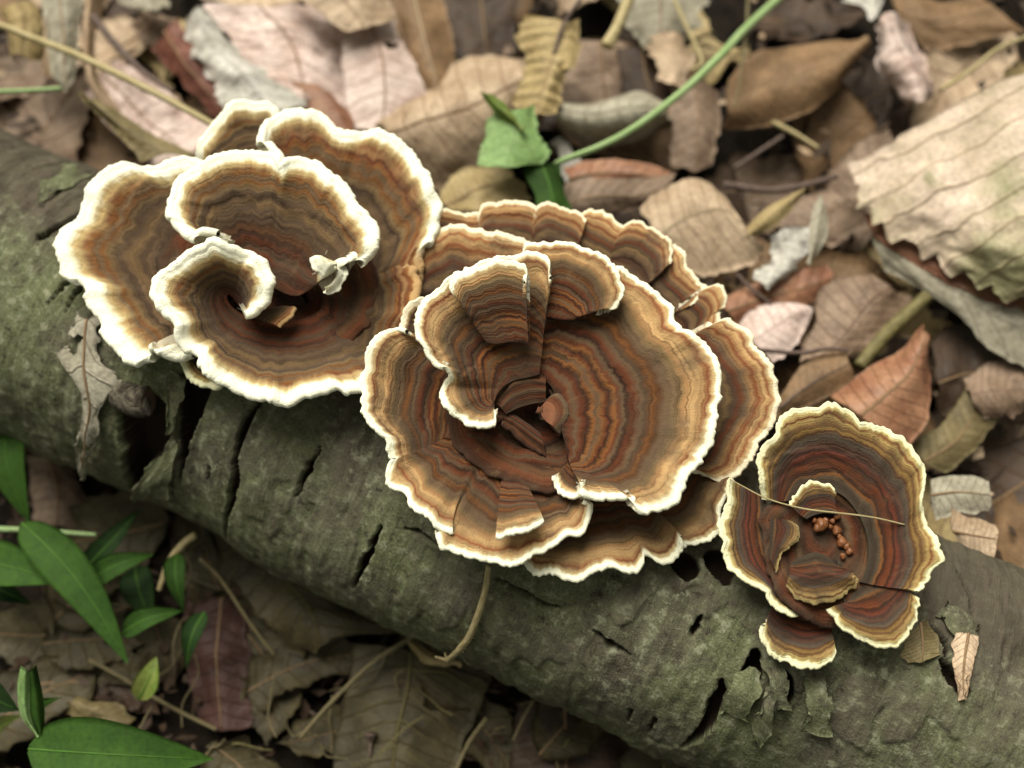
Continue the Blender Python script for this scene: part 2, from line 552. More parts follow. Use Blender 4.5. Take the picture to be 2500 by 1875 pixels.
def LP(Z, x, y, h=0.0):
    return log_pt(*log_hit(Z, x, y), h)


NA = 980
av = np.linspace(-5, 33, NA)
ang = np.concatenate([np.linspace(-2.1, -1.6, 12, endpoint=False), np.linspace(-1.6, 1.5, 300, endpoint=False), np.linspace(1.5, 2 * np.pi - 2.1, 42)])
NP = len(ang)
AA, PH = np.meshgrid(av, ang, indexing='ij')
SS = PH * LR
lump = .16 * fb2(AA / 6, SS / 5, 31, 2) + .07 * fb2(AA / 1.6, SS / 2.2, 37, 3)
ring = .032 * fb2(AA / .32 + .35 * n2(AA, SS, 4), SS / 2.6, 41, 3)         # bark lines run round the log
fine = .010 * fb2(AA / .22, SS / .25, 43, 3)
blend = np.clip(np.minimum(PH + 2.1, 2 * np.pi - 2.1 - PH) * 2.5, 0, 1)    # closes the seam
CRACKS = [  # zoom, points, half widths in zoom pixels, depth
    (4, [(590, 215), (565, 330), (540, 430), (535, 520)], [95, 80, 45, 4], .75),
    (4, [(820, 30), (775, 180), (755, 280), (738, 400), (728, 490)], [55, 38, 28, 14, 2], .7),
    (4, [(1085, 120), (1005, 255), (975, 380), (962, 520), (940, 705)], [3, 14, 10, 17, 3], .6),
    (4, [(1325, 325), (1270, 440), (1230, 535)], [3, 9, 2], .45),
    (4, [(862, 420), (850, 470)], [4, 3], .3),
    (5, [(430, 155), (372, 290), (318, 405)], [2, 15, 2], .55),
    (5, [(1960, 850), (1930, 950), (1870, 1070), (1790, 1120)], [5, 24, 18, 4], .6),
    (5, [(1862, 555), (1845, 610), (1815, 650)], [2, 11, 2], .4),
    (5, [(1562, 950), (1545, 1010)], [5, 3], .35), (5, [(1672, 1000), (1640, 1055)], [5, 3], .35),
    (5, [(1740, 300), (1800, 330), (1805, 400)], [30, 40, 4], .5),
    (5, [(940, 390), (1060, 440), (1150, 500), (1230, 520)], [3, 10, 9, 3], .22),
    (5, [(1380, 620), (1460, 680), (1540, 720)], [3, 16, 3], .3),
    (5, [(540, 170), (600, 190), (680, 240)], [3, 8, 3], .22),
    (1, [(245, 1005), (185, 1060), (125, 1165)], [2, 9, 2], .4), (1, [(140, 1010), (40, 1130)], [6, 3], .3),
    (1, [(0, 790), (120, 720), (235, 640)], [14, 9, 2], .5), (1, [(0, 640), (110, 560), (250, 470)], [3, 6, 2], .3),
    (3, [(300, 1440), (280, 1560), (230, 1659)], [20, 34, 26], .7),
    (3, [(400, 1530), (440, 1600), (430, 1700)], [10, 40, 30], .6),
    (3, [(1180, 1300), (1260, 1390), (1270, 1470)], [3, 12, 4], .35),
    (3, [(1240, 1480), (1300, 1560), (1360, 1650)], [10, 24, 14], .5),
    (3, [(1310, 1010), (1370, 1130), (1400, 1240)], [3, 7, 3], .3),
    (3, [(100, 960), (140, 1000), (150, 1080)], [40, 50, 10], .5),
]
carve = np.zeros_like(AA)
for Z, pts, hw, dep in CRACKS:
    ap = np.array([log_hit(Z, *p) for p in pts])
    ap[:, 1] *= LR
    q, t = crs(ap, 60)
    w = np.interp(t, np.arange(len(hw)), hw) * ZM[Z][2] * .0099
    w = w * (1 + .3 * n1(np.linspace(0, 9, 60), int(pts[0][0])) + .12 * n1(np.linspace(0, 29, 60), int(pts[0][1])))
    q[:, 0] += .03 * n1(np.linspace(0, 11, 60), int(pts[0][1]) + 5)
    msk = (AA > q[:, 0].min() - 1) & (AA < q[:, 0].max() + 1) & (SS > q[:, 1].min() - 1) & (SS < q[:, 1].max() + 1)
    x, y = AA[msk], SS[msk]
    best = np.zeros(len(x))
    for k in range(60):
        dd = np.hypot(x - q[k, 0], y - q[k, 1])
        best = np.maximum(best, np.clip((w[k] + .02 - dd) / .035, 0, 1))
    carve[msk] = np.maximum(carve[msk], best * dep)
# thin bark plates: stepped relief with ragged edges
plate = np.clip((fb2(AA / 1.4, SS / 3.0, 61, 4) - .35) * 14, 0, 1) * .05
rad = LR + (lump + ring + fine + plate) * blend - carve * blend
C = LA + AA[..., None] * LD + (LS * np.sin(PH)[..., None] + LU * np.cos(PH)[..., None]) * rad[..., None]
n = NT('log_bark')
uA, uP = n.uv('UVMap')        # cm along, cm round
cv, pl = n.uv('carve')
vec = n.comb(n.math('MULTIPLY', uA, 2.6), n.math('MULTIPLY', uP, .55))
streak = n.noise(vec, 1.0, 5, .65)
lich = n.noise(n.comb(uA, uP), .42, 4, .6)
lf = n.noise(n.comb(uA, uP), 3.2, 5, .72)
ff = n.noise(n.comb(uA, uP), 16, 4, .7)
col = n.mix(n.rng(streak, .3, .7), (.075, .068, .050), (.165, .155, .118))
col = n.mix(n.rng(n.math('ADD', n.math('MULTIPLY', lich, .6), n.math('MULTIPLY', lf, .4)), .40, .58, 0, .65), col, n.mix(n.rng(ff, .35, .65), (.115, .150, .062), (.215, .255, .130)))
col = n.mix(n.rng(lf, .52, .64, 0, .85), col, (.31, .325, .24))
col = n.mix(n.rng(lf, .45, .33, 0, .8), col, (.035, .031, .023))
col = n.mix(n.rng(ff, .57, .70, 0, .45), col, (.30, .315, .22))
col = n.mix(n.rng(ff, .40, .28, 0, .35), col, (.035, .032, .022))
sp = n.noise(n.comb(uA, uP), 40, 1)
col = n.mix(n.rng(sp, .66, .72, 0, .7), col, (.46, .47, .38))
lent = n.noise(n.comb(n.math('MULTIPLY', uA, 9), n.math('MULTIPLY', uP, 1.3)), 1.0, 4, .7)
col = n.mix(n.rng(lent, .38, .28, 0, .55), col, (.03, .027, .02))
# bare brown bark on the far upper flank and towards the thick end
brw = n.noise(n.comb(n.math('MULTIPLY', uA, .5), n.math('MULTIPLY', uP, .6)), 1.0, 3)
side = n.math('ADD', n.rng(uP, -1.2, 2.2), n.math('SUBTRACT', brw, .5))
col = n.mix(n.rng(side, .3, .8, 0, .75), col, n.mix(n.rng(streak, .3, .7), (.045, .032, .026), (.12, .095, .08)))
col = n.mix(n.rng(pl, .1, .9, 0, .35), col, (.12, .105, .085))
col = n.mix(n.rng(cv, .05, .3), col, n.mix(ff, (.012, .008, .006), (.05, .032, .02)))       # rotten wood under the bark
col = n.mix(1.0, col, (.80, .77, .71), 'MULTIPLY')
h = n.math('ADD', n.math('ADD', n.math('MULTIPLY', lent, 1.2), n.math('MULTIPLY', lf, .9)), n.math('MULTIPLY', ff, .7))
M['bark'] = n.done(col, .85, n.bump(h, .5, .0013), .2)
log = thing('fallen_log', (LA + LD * 13 - np.array([0, 0, 3.2])), 'fallen grey-green barked log with dark cracks carrying the bracket mushrooms', 'log')
UVa = np.stack([AA, SS], -1).reshape(-1, 2)
UVc = np.stack([carve, plate / .05], -1).reshape(-1, 2)
mesh_obj('bark', C.reshape(-1, 3), grid_faces(NA, NP), M['bark'], log, {'UVMap': UVa, 'carve': UVc})
n = NT('heartwood')
M['wood'] = n.done(n.mix(n.noise(n.objco(), 160, 4), (.05, .03, .018), (.16, .10, .06)), .9)
for a_ in (-4.95, 32.95):
    ph = np.linspace(0, 2 * np.pi, 40, endpoint=False)
    ring_ = LA + LD * a_ + (LS * np.sin(ph)[:, None] + LU * np.cos(ph)[:, None]) * 3.3
    mesh_obj('cut_end', np.vstack([ring_, ring_ + LD * .03]), [tuple(range(40)), tuple(range(79, 39, -1))] + [(i, (i + 1) % 40, 40 + (i + 1) % 40, 40 + i) for i in range(40)], M['wood'], log, smooth=False)


def sheet(name, curves, mat, parent, ns=50, nt=20, crump=.05, thick=.03, seed=0, tooth=(0, 0, 0), pleat=0.0, nple=9, bow=0.0, rag=0.0, fcr=1.0, holes=0, cm=None):
    """a curved sheet through 2-4 curves given in world cm; toothed or ragged long edges, own thickness"""
    cs = [crs(c, ns)[0] for c in curves]
    t = np.linspace(0, 1, nt)
    K = len(cs)
    tau = t * (K - 1)
    G = np.stack([cr_eval(np.array([c[i] for c in cs]), tau) for i in range(ns)])      # ns, nt, 3
    s = np.linspace(0, 1, ns)
    L = np.linalg.norm(np.diff(cs[K // 2], axis=0), axis=1).sum()
    Wd = np.linalg.norm(np.diff(G, axis=1), axis=2).sum(1)
    dS = norm(np.gradient(G, axis=0)); dT = norm(np.gradient(G, axis=1))
    N = norm(np.cross(dS, dT))
    if N[..., 2].mean() < 0: N = -N
    S2, T2 = np.meshgrid(s, t, indexing='ij')
    na, cnt, asym = tooth
    env = np.clip(np.minimum(S2, 1 - S2) * 6, 0, 1)
    edge = np.clip((np.abs(T2 - .5) - .36) / .14, 0, 1) ** 2
    if na:
        sw = (S2 * cnt + .3 * n1(S2 * cnt * .3, seed)) % 1.0
        G = G + dT * (np.sign(T2 - .5) * edge * na * ((sw if asym >= 0 else 1 - sw) - .4) * env)[..., None]
    if rag:
        G = G + dT * (np.sign(T2 - .5) * edge * rag * (n1(S2 * L * 2.2, seed + (3)) + .6 * n1(S2 * L * 6 + (T2 > .5) * 50, seed + 4)))[..., None]
    e2 = np.clip((np.abs(S2 - .5) - .42) / .08, 0, 1) ** 2
    if rag:
        G = G + dS * (np.sign(S2 - .5) * e2 * rag * .9 * n1(T2 * Wd.mean() * 3, seed + 9))[..., None]
    d = crump * (fb2(S2 * L * .45 * fcr, T2 * Wd.mean() * .5 * fcr, seed + 11, 3)) + .25 * crump * fb2(S2 * L * 2.2, T2 * Wd.mean() * 2.2, seed + 17, 2)
    d = d + bow * (1 - (2 * T2 - 1) ** 2)
    if pleat:
        ph = (S2 * nple - np.abs(T2 - .5) * 2.2)
        d = d + pleat * np.abs(((ph % 1) * 2) - 1) * np.clip(np.abs(T2 - .5) * 6, 0, 1)
    G = G + N * d[..., None]
    dS = norm(np.gradient(G, axis=0)); dT = norm(np.gradient(G, axis=1)); N2 = norm(np.cross(dS, dT))
    if N2[..., 2].mean() < 0: N2 = -N2
    B = G - N2 * thick
    V = np.vstack([G.reshape(-1, 3), B.reshape(-1, 3)])
    F = grid_faces(ns, nt)
    n_ = ns * nt
    keep = np.ones(len(F), bool)
    if holes:
        ctr = V[F].mean(1)
        r_ = random.Random(seed)
        for k in range(holes):
            c0 = G[r_.randrange(2, ns - 2), r_.randrange(1, nt - 1)]
            rr = (.08 + .16 * r_.random())
            dv = ctr - c0
            keep &= np.linalg.norm(dv, axis=1) > rr * (1 + .3 * np.sin(3 * np.arctan2(dv[:, 1], dv[:, 0])))
    F = F[keep]
    cl = []
    for i in range(ns - 1):
        a, b = i * nt, (i + 1) * nt
        cl += [(a, b, b + n_, a + n_), (a + nt - 1, a + nt - 1 + n_, b + nt - 1 + n_, b + nt - 1)]
    for j in range(nt - 1):
        a = j; b = (ns - 1) * nt + j
        cl += [(a, a + n_, a + 1 + n_, a + 1), (b, b + 1, b + 1 + n_, b + n_)]
    F = np.vstack([F, F[:, ::-1] + n_, np.array(cl)])
    uv = np.stack([S2, T2], -1).reshape(-1, 2)
    if cm: uv = np.stack([T2 * Wd.mean() + cm, -3 - S2 * L], -1).reshape(-1, 2)
    o = mesh_obj(name, V, F, mat, parent, {'UVMap': np.vstack([uv, uv])})
    return o, G


# loose bark strips, a branch stub
def bark_strip(Z, c1, c2, h1, h2, seed):
    A = [LP(Z, x, y, h) for (x, y), h in zip(c1, h1)]
    B = [LP(Z, x, y, h) for (x, y), h in zip(c2, h2)]
    m = [(a + b) / 2 + LU * .06 for a, b in zip(A, B)]
    o, _ = sheet('bark_strip', [A, m, B], M['bark'], log, 44, 16, .07, .07, seed, rag=.1, cm=seed * 3.3)
    return o


bark_strip(3, [(540, 1560), (560, 1680), (540, 1830)], [(650, 1540), (690, 1660), (690, 1840)], (.0, .2, .1), (.05, .25, .15), 2)
bark_strip(3, [(330, 1480), (380, 1560), (370, 1700)], [(390, 1470), (450, 1560), (460, 1720)], (.05, .3, .15), (.0, .2, .15), 3)
bark_strip(5, [(2080, 760), (2000, 860), (1960, 980)], [(2140, 800), (2110, 900), (2060, 1010)], (.05, .3, .15), (.1, .35, .2), 4)
bark_strip(5, [(2150, 860), (2130, 950), (2090, 1060)], [(2212, 880), (2190, 980), (2150, 1130)], (.1, .3, .15), (.05, .25, .15), 5)
bark_strip(4, [(600, 430), (560, 500), (545, 560)], [(735, 300), (720, 420), (700, 540)], (.02, .12, .05), (.1, .16, .05), 6)
bark_strip(4, [(690, 20), (700, 130), (690, 260)], [(790, 20), (760, 170), (735, 290)], (.05, .15, .05), (.05, .12, .06), 7)
bark_strip(3, [(1250, 1180), (1330, 1260), (1440, 1320)], [(1210, 1260), (1300, 1340), (1400, 1400)], (.0, .12, .02), (.02, .15, .05), 8)
bark_strip(1, [(0, 480), (150, 440), (330, 440)], [(0, 620), (130, 560), (260, 500)], (.02, .12, .05), (.08, .16, .08), 9)
n = NT('stub_bark')
s, t = n.uv('UVMap')
bs = n.noise(n.comb(n.math('MULTIPLY', s, 5), n.math('MULTIPLY', t, 7)), 1.0, 5, .7)
M['strip'] = n.done(n.mix(n.rng(bs, .35, .65), (.035, .028, .02), (.17, .145, .11)), .85, n.bump(bs, .8, .003), .2)
sb = tube('branch_stub', [LP(4, 470, 118, -.4), LP(4, 520, 120, .02), LP(4, 580, 128, .2), LP(4, 635, 135, .2)], [.34, .34, .33, .34], M['strip'], log, 24, 22, .03, 3)
e0, e1 = LP(4, 580, 128, .2), LP(4, 635, 135, .2)
tg = norm(e1 - e0)
b1 = norm(np.cross(tg, LU)); b2 = np.cross(tg, b1)
mesh_obj('stub_end', np.vstack([[e1 - tg * .06]] + [[e1 + tg * .012 + .3 * (math.cos(a) * b1 + math.sin(a) * b2)] for a in np.linspace(0, 6.283, 24, endpoint=False)]), [(0, 1 + i, 1 + (i + 1) % 24) for i in range(24)], M['wood'], sb)

# ------------------------------------------------------------------ bracket mushrooms
def lobe(root, Z, rim, inn, zr, zi, mat, thick=.12, bow=-.15, p=1.4, ruff=.10, scal=.045, nu=200, nv=46, seed=0, name='cap_lobe', w=1.0, puff=1.0, rip=.032, wave=.035, lift=.38):
    def unpack(lst, i, dv):
        return np.array([q[i] if len(q) > i and q[i] is not None else dv for q in lst], float)
    px = np.array([q[:2] for q in rim], float)
    s = np.concatenate([[0], np.cumsum(np.linalg.norm(np.diff(px, axis=0), axis=1))])
    zr = np.atleast_1d(zr)
    zz = np.interp(s / s[-1], np.linspace(0, 1, len(zr)), zr) + unpack(rim, 2, 0)
    R, tau = crs([P(Z, q[0], q[1], z) for q, z in zip(rim, zz)], nu)
    wv = np.interp(tau, np.arange(len(rim)), unpack(rim, 3, 1.0)) * w
    zi_ = np.interp(np.linspace(0, 1, len(inn)), np.linspace(0, 1, len(np.atleast_1d(zi))), np.atleast_1d(zi)) + unpack(inn, 2, 0)
    IP = np.array([P(Z, q[0], q[1], z) for q, z in zip(inn, zi_)])
    if zi_.max() < zz.min():                      # shallow, open fans
        zi_ = zi_ + lift * (zz.mean() - zi_)
        IP = np.array([P(Z, q[0], q[1], z) for q, z in zip(inn, zi_)])
        bow = bow * .6
    if len(inn) == 1:
        I = np.repeat(IP, nu, 0)
    elif any(len(q) > 3 for q in inn):
        ks = [q[3] for q in inn]
        I = cr_eval(IP, np.interp(tau, ks, np.arange(len(inn))))
    else:
        I = crs(IP, nu)[0]
    v = np.linspace(0, 1, nv)
    v = v ** .85
    uc = np.concatenate([[0], np.cumsum(np.linalg.norm(np.diff(R, axis=0), axis=1))])
    UU, VV = np.meshgrid(uc, v, indexing='ij')
    kk = max(3, nu // 9)
    pad = np.vstack([2 * R[0] - R[kk:0:-1], R, 2 * R[-1] - R[-2:-kk - 2:-1]])
    cs_ = np.cumsum(np.vstack([np.zeros((1, 3)), pad]), axis=0)
    Rs = (cs_[2 * kk + 1:] - cs_[:-2 * kk - 1]) / (2 * kk + 1)             # a calmer rim that the inner zones follow
    if np.linalg.norm(R[0] - R[-1]) < .05: Rs = R
    mx = (VV ** 3.5)[..., None]
    Rm = Rs[:, None] * (1 - mx) + R[:, None] * mx
    G = I[:, None] * (1 - VV[..., None]) + Rm * VV[..., None]
    G[..., 2] = I[:, None, 2] + (R[:, None, 2] - I[:, None, 2]) * VV ** p + bow * np.sin(np.pi * VV)
    out = R - I
    out[:, 2] = 0
    Tn = norm(out)
    sc = scal * (n1(UU * 3.1, seed + 1) + .6 * n1(UU * 7.5, seed + 2)) + .02 * n1(UU * 16, seed + 8)
    G = G + Tn[:, None] * (sc * VV ** 5)[..., None]
    ph = .05 * n1(UU * .8, seed + 6) + .02 * n1(UU * 3.2, seed + 7)
    dz = ruff * VV ** 2.2 * (n1(UU * 1.3, seed + 3) + .4 * n1(UU * 3.6, seed + 4)) + .03 * VV ** 1.5 * n2(UU * 1.1, VV * 3, seed + 12)
    span = np.linalg.norm(R - I, axis=1)[:, None]
    dz = dz + rip * (n1((VV + ph) * span * 4.2, seed + 5) + .5 * n1((VV + ph) * span * 9.5, seed + 9)) * np.clip(VV * 5, .2, 1) * np.clip((1 - VV) * 9, .15, 1)
    G[..., 2] += dz
    # a rounded, slightly turned-down margin
    dr = np.linalg.norm(G - G[:, -1:], axis=2)
    G[..., 2] -= .5 * thick * np.exp(-(dr / (thick * 1.1)) ** 2) * puff
    N = norm(np.cross(np.gradient(G, axis=0), np.gradient(G, axis=1)))
    vw = norm(CAM - G)
    sg = np.sign((N * vw).sum(-1, keepdims=True)); sg[sg == 0] = 1
    N = N * sg
    Nr = N[:, -3]
    for _ in range(3):
        Nr = norm(np.vstack([Nr[:1], (Nr[:-2] + Nr[1:-1] + Nr[2:]) / 3, Nr[-1:]]))
    Tr = norm(G[:, -1] - G[:, -4])
    Tr = norm(Tr - (Tr * Nr).sum(1, keepdims=True) * Nr)
    r = thick / 2
    rows = [G]
    d = np.linalg.norm(np.diff(G, axis=1), axis=2)
    dist = np.concatenate([np.cumsum(d[:, ::-1], axis=1)[:, ::-1], np.zeros((nu, 1))], 1)
    vw_ = VV + wave * (n1(UU * 1.6, seed + 21) + .6 * n1(UU * 4.1, seed + 22)) * np.sin(np.pi * VV) * VV
    uvz = [np.stack([UU, vw_], -1)]
    uvr = [np.stack([dist, np.repeat(wv[:, None], nv, 1)], -1)]
    prof = np.linspace(0, np.pi, 8)[1:]
    arc = np.stack([G[:, -1] - Nr * r + (Tr * math.sin(a) * 1.15 + Nr * math.cos(a)) * r for a in prof], 1)
    rows.append(arc)
    na = len(prof)
    uvz.append(np.stack([np.repeat(uc[:, None], na, 1), np.ones((nu, na))], -1))
    uvr.append(np.stack([np.repeat((-prof * r)[None], nu, 0), np.repeat(wv[:, None], na, 1)], -1))
    jb = np.linspace(nv - 2, 0, 12).astype(int)
    Nb = N[:, jb] * .6 + norm(vw[:, jb]) * .4
    th = thick * (1 + .6 * (1 - v[jb]))
    rows.append(G[:, jb] - norm(Nb) * th[None, :, None])
    uvz.append(np.stack([UU[:, jb], VV[:, jb]], -1))
    uvr.append(np.stack([dist[:, jb], np.repeat(wv[:, None], len(jb), 1)], -1))
    W = np.concatenate(rows, 1)
    nt = W.shape[1]
    F = grid_faces(nu, nt)
    col = np.tile(np.arange(nt - 1), nu - 1)
    mi = (col >= nv + na - 2).astype(int)
    vb = np.concatenate([np.ones(nv + na), v[jb]])
    mi = mi * (vb[col] > .4)
    # close the two free side edges
    ends = []
    top = list(range(nv))
    bot = list(range(nt - 1, nv + na - 1, -1))
    m = len(bot)
    for b0 in (0, (nu - 1) * nt):
        jt = sorted(jb)
        for k in range(m - 1):
            ends.append((b0 + jt[k], b0 + jt[k + 1], b0 + bot[k + 1], b0 + bot[k]))
    F = np.vstack([F, np.array(ends)])
    mi = np.concatenate([mi, np.zeros(len(ends), int)])
    return mesh_obj(name, W.reshape(-1, 3), F, [mat, M['pore'] if w > .2 and mat is not M['floor'] else mat], root,
                    {'zone': np.concatenate(uvz, 1).reshape(-1, 2), 'rim': np.concatenate(uvr, 1).reshape(-1, 2)}, mi)


def foot(root, top, bottom, r0, r1, seed):
    """the tough base by which a rosette sits on the bark"""
    mid = (np.asarray(top) + np.asarray(bottom)) / 2
    return tube('base', [bottom, mid, top], [r1, (r0 + r1) / 2, r0], M['flesh'], root, 16, 22, .04, seed)


# ---- rosette A: thick white rims
cA = P(1, 1290, 1130, 5.9)
RA = thing('bracket_mushroom', log_pt((cA - LA) @ LD, .42, 0), 'broad spiralling bracket mushroom rosette with thick snow-white rim on the bark', 'mushroom', 'rosettes of bracket mushroom on the log')
A = dict(mat=M['capA'], thick=.20)
foot(RA, P(1, 1290, 1130, 5.5), log_pt((cA - LA) @ LD, .45, -.6), .7, 1.0, 2)
lobe(RA, 1, [(640, 900), (700, 700), (1000, 600), (1300, 640), (1600, 800), (1700, 1050), (1560, 1300), (1250, 1350), (950, 1300), (720, 1150), (640, 900)],
     [(1290, 1110)], 6.62, 6.4, M['floor'], .1, -.1, name='funnel_floor', lift=0, w=.01, nu=120, nv=24, seed=5)
lobe(RA, 1, [(770, 420, -.2, .7), (785, 345), (830, 275), (890, 190), (960, 118), (1060, 92), (1150, 105), (1200, 150), (1230, 230, -.2, .6)],
     [(900, 560), (1000, 580), (1150, 560)], (6.2, 6.7, 6.4), 5.9, seed=11, **A)
lobe(RA, 1, [(1230, 470, .2, .5), (1190, 385, .2), (1135, 310, .25), (1140, 215, .15), (1200, 152), (1290, 130), (1400, 142), (1460, 195), (1550, 240), (1680, 235), (1780, 270), (1860, 335),
             (1920, 425), (1965, 520), (2000, 600), (2003, 680), (1965, 765, 0, .7), (1905, 840, 0, .2), (1890, 960, -.1, .05), (1878, 1060, -.3, .05), (1835, 1190, -.55, .05), (1760, 1300, -.55, .05), (1680, 1400, -.7, .05)],
     [(1270, 900, .3), (1310, 980, .1), (1340, 1040), (1370, 1085), (1390, 1120), (1400, 1160)], (7.5, 7.3, 7.2, 7.0, 6.8), 6.15, seed=23, bow=-.25, nu=300, nv=60, **A)
lobe(RA, 1, [(900, 420, -.1, .8), (800, 395), (690, 372), (560, 410), (420, 410), (330, 450), (260, 512), (215, 590), (200, 665), (120, 715), (78, 805), (90, 900), (112, 968), (190, 985), (248, 1040),
             (252, 1110), (308, 1190), (320, 1262), (390, 1332), (440, 1388), (492, 1403), (560, 1368), (612, 1345, .15), (700, 1372), (790, 1350, -.1, .8)],
     [(960, 760), (930, 850), (960, 930), (1000, 1000), (1030, 1080), (1060, 1150)], (7.0, 7.2, 7.0, 6.9, 7.1), 6.2, seed=31, bow=-.3, nu=320, nv=60, w=1.6, **A)
lobe(RA, 1, [(890, 785, -.1), (760, 758), (690, 692), (657, 640), (670, 540), (700, 455), (780, 402), (880, 372), (960, 350), (1050, 330), (1130, 342), (1180, 385), (1203, 435, -.05, .5), (1222, 412),
             (1260, 388), (1330, 380), (1420, 420), (1500, 490), (1560, 570), (1620, 650), (1670, 730), (1684, 820), (1640, 868), (1560, 892), (1490, 930, -.1), (1445, 962, -.2)],
     [(1000, 850), (1090, 970), (1170, 1035), (1250, 1075), (1310, 1080), (1350, 1050)], (7.8, 8.0, 8.1, 8.0, 7.8), 6.45, seed=43, bow=-.1, p=1.2, nu=340, nv=70, **A)
lobe(RA, 1, [(1025, 1148, -.3, .4), (1090, 1130, -.2), (1128, 1065, -.1), (1134, 990), (1100, 912), (1030, 868), (960, 850), (900, 838), (830, 832), (745, 862), (690, 918), (630, 952), (588, 1005), (592, 1080), (622, 1130), (690, 1162),
             (718, 1205), (706, 1268), (740, 1310), (800, 1332), (812, 1400), (852, 1450), (930, 1500), (1000, 1532), (1080, 1558), (1150, 1568), (1240, 1590), (1330, 1560), (1392, 1550), (1470, 1522), (1540, 1542), (1640, 1528, -.1), (1735, 1450, -.75, .3), (1830, 1300, -.6, .03), (1875, 1150, -.25, .03), (1885, 1010, -.3, .03), (1850, 900, -.75, .03)],
     [(1000, 1130, 0, 0), (975, 1095, .1, 4), (950, 1075, .15, 8), (945, 1100, .1, 12), (980, 1150, 0, 16), (1060, 1190, -.1, 20), (1180, 1215, -.2, 24), (1300, 1205, -.2, 28), (1400, 1165, -.2, 31), (1420, 1130, -.2, 33), (1425, 1090, -.3, 35), (1400, 1030, -.6, 36)],
     (7.7, 8.0, 7.8, 7.5, 7.4, 7.3, 7.2), 6.75, seed=57, bow=-.12, nu=340, nv=60, ruff=.15, wave=.075, **A)
lobe(RA, 1, [(725, 1372, 0, .7), (722, 1440), (745, 1490), (800, 1520), (860, 1530), (915, 1518)], [(860, 1340), (920, 1380), (980, 1430)], 6.7, 6.5, M['capC'], .13, seed=61, nu=90, nv=24, bow=0)
lobe(RA, 1, [(1200, 1242, 0, .1), (1240, 1200, 0, .1), (1278, 1150, 0, .1), (1270, 1135, 0, .1)], [(1020, 1160), (1060, 1150), (1120, 1145), (1180, 1140)], 6.95, 6.85, M['capA'], .07, seed=66, nu=60, nv=24, bow=.05, w=.1)
lobe(RA, 1, [(1540, 905, 0), (1545, 960), (1520, 1010), (1490, 1050), (1440, 1062)], [(1490, 925), (1505, 960), (1495, 1000), (1470, 1030), (1445, 1050)], 7.5, 7.6, M['capA'], .06, seed=67, nu=60, nv=14, bow=.0, w=2, scal=.06)
lobe(RA, 1, [(1470, 945), (1425, 966), (1380, 930), (1370, 890), (1395, 875)], [(1500, 920), (1475, 905), (1450, 895), (1430, 885)], 7.75, 7.85, M['capA'], .12, seed=69, nu=60, nv=14, bow=.0, w=2)
lobe(RA, 1, [(860, 790), (900, 850), (950, 840), (975, 810)], [(890, 780), (905, 790), (930, 790), (950, 800)], 7.4, 7.6, M['capA'], .08, seed=68, nu=50, nv=14, bow=0, w=2.5)

# ---- shelves between and behind the rosettes
B = dict(mat=M['capB'], thick=.10)
RS = thing('bracket_mushroom', log_pt((P(2, 800, 400, 6) - LA) @ LD, .85, 0), 'low wavy bracket shelf with pink-tan edge behind the rosettes', 'mushroom', 'shelves of bracket mushroom on the log')
for k, (rm, base, zz) in enumerate([
        ([(330, 95, 0, .6), (380, 92), (450, 106), (530, 106)], [(400, 330), (500, 360), (600, 380)], 6.0),
        ([(940, 120), (960, 103), (1000, 102), (1040, 115), (1108, 160), (1115, 185)], [(850, 420), (950, 440), (1030, 480)], 6.12),
        ([(524, 128), (532, 100), (560, 78), (640, 65), (720, 80), (757, 98), (764, 125)], [(560, 380), (640, 390), (720, 400)], 6.2),
        ([(752, 125), (765, 90), (800, 72), (850, 80), (900, 100), (945, 118), (962, 150)], [(740, 400), (810, 410), (880, 430)], 6.26),
        ([(1290, 245), (1325, 240), (1352, 262), (1366, 330), (1412, 372), (1455, 412), (1460, 440)], [(1100, 450), (1130, 520), (1180, 600)], 6.05),
        ([(1100, 200), (1112, 155), (1170, 140), (1240, 165), (1300, 205), (1318, 260), (1305, 320)], [(1000, 440), (1060, 460), (1120, 500)], 6.2),
        ([(1405, 480), (1430, 430), (1465, 412), (1503, 412), (1534, 458), (1530, 492), (1502, 512), (1502, 560), (1465, 605)], [(1180, 600), (1200, 640), (1220, 690), (1230, 740)], 6.15)]):
    lobe(RS, 2, rm, base, zz, 5.75, M['capD'], .09, seed=171 + 3 * k, nu=120, nv=50, bow=.12, w=.85, ruff=.07)
RS2 = thing('bracket_mushroom', log_pt((P(2, 400, 400, 6) - LA) @ LD, .6, 0), 'grey-brown bracket shelf joining the white-rimmed rosette to its tan neighbour', 'mushroom', 'shelves of bracket mushroom on the log')
lobe(RS2, 2, [(120, 470, -.1, .1), (190, 380, 0, .1), (260, 300, 0, .1), (310, 222, 0, .5), (345, 190), (390, 170), (470, 156), (560, 182), (650, 202), (740, 236), (830, 300, -.1, .5)],
     [(90, 620), (250, 640), (400, 640), (560, 640), (700, 620)], (6.6, 6.7, 6.8, 6.7), 6.1, M['capD'], .1, seed=77, nu=220, nv=50, bow=.0, w=1.2)
lobe(RS2, 2, [(215, 600, 0, .6), (225, 545), (245, 500), (275, 475), (310, 468)], [(300, 600), (320, 580), (335, 555)], 7.0, 6.8, M['capD'], .08, seed=79, nu=60, nv=24)
RS3 = thing('bracket_mushroom', log_pt((P(2, 1500, 850, 6) - LA) @ LD, .55, 0), 'half-moon grey-brown bracket tucked between the great rosette and the red-brown one', 'mushroom', 'shelves of bracket mushroom on the log')
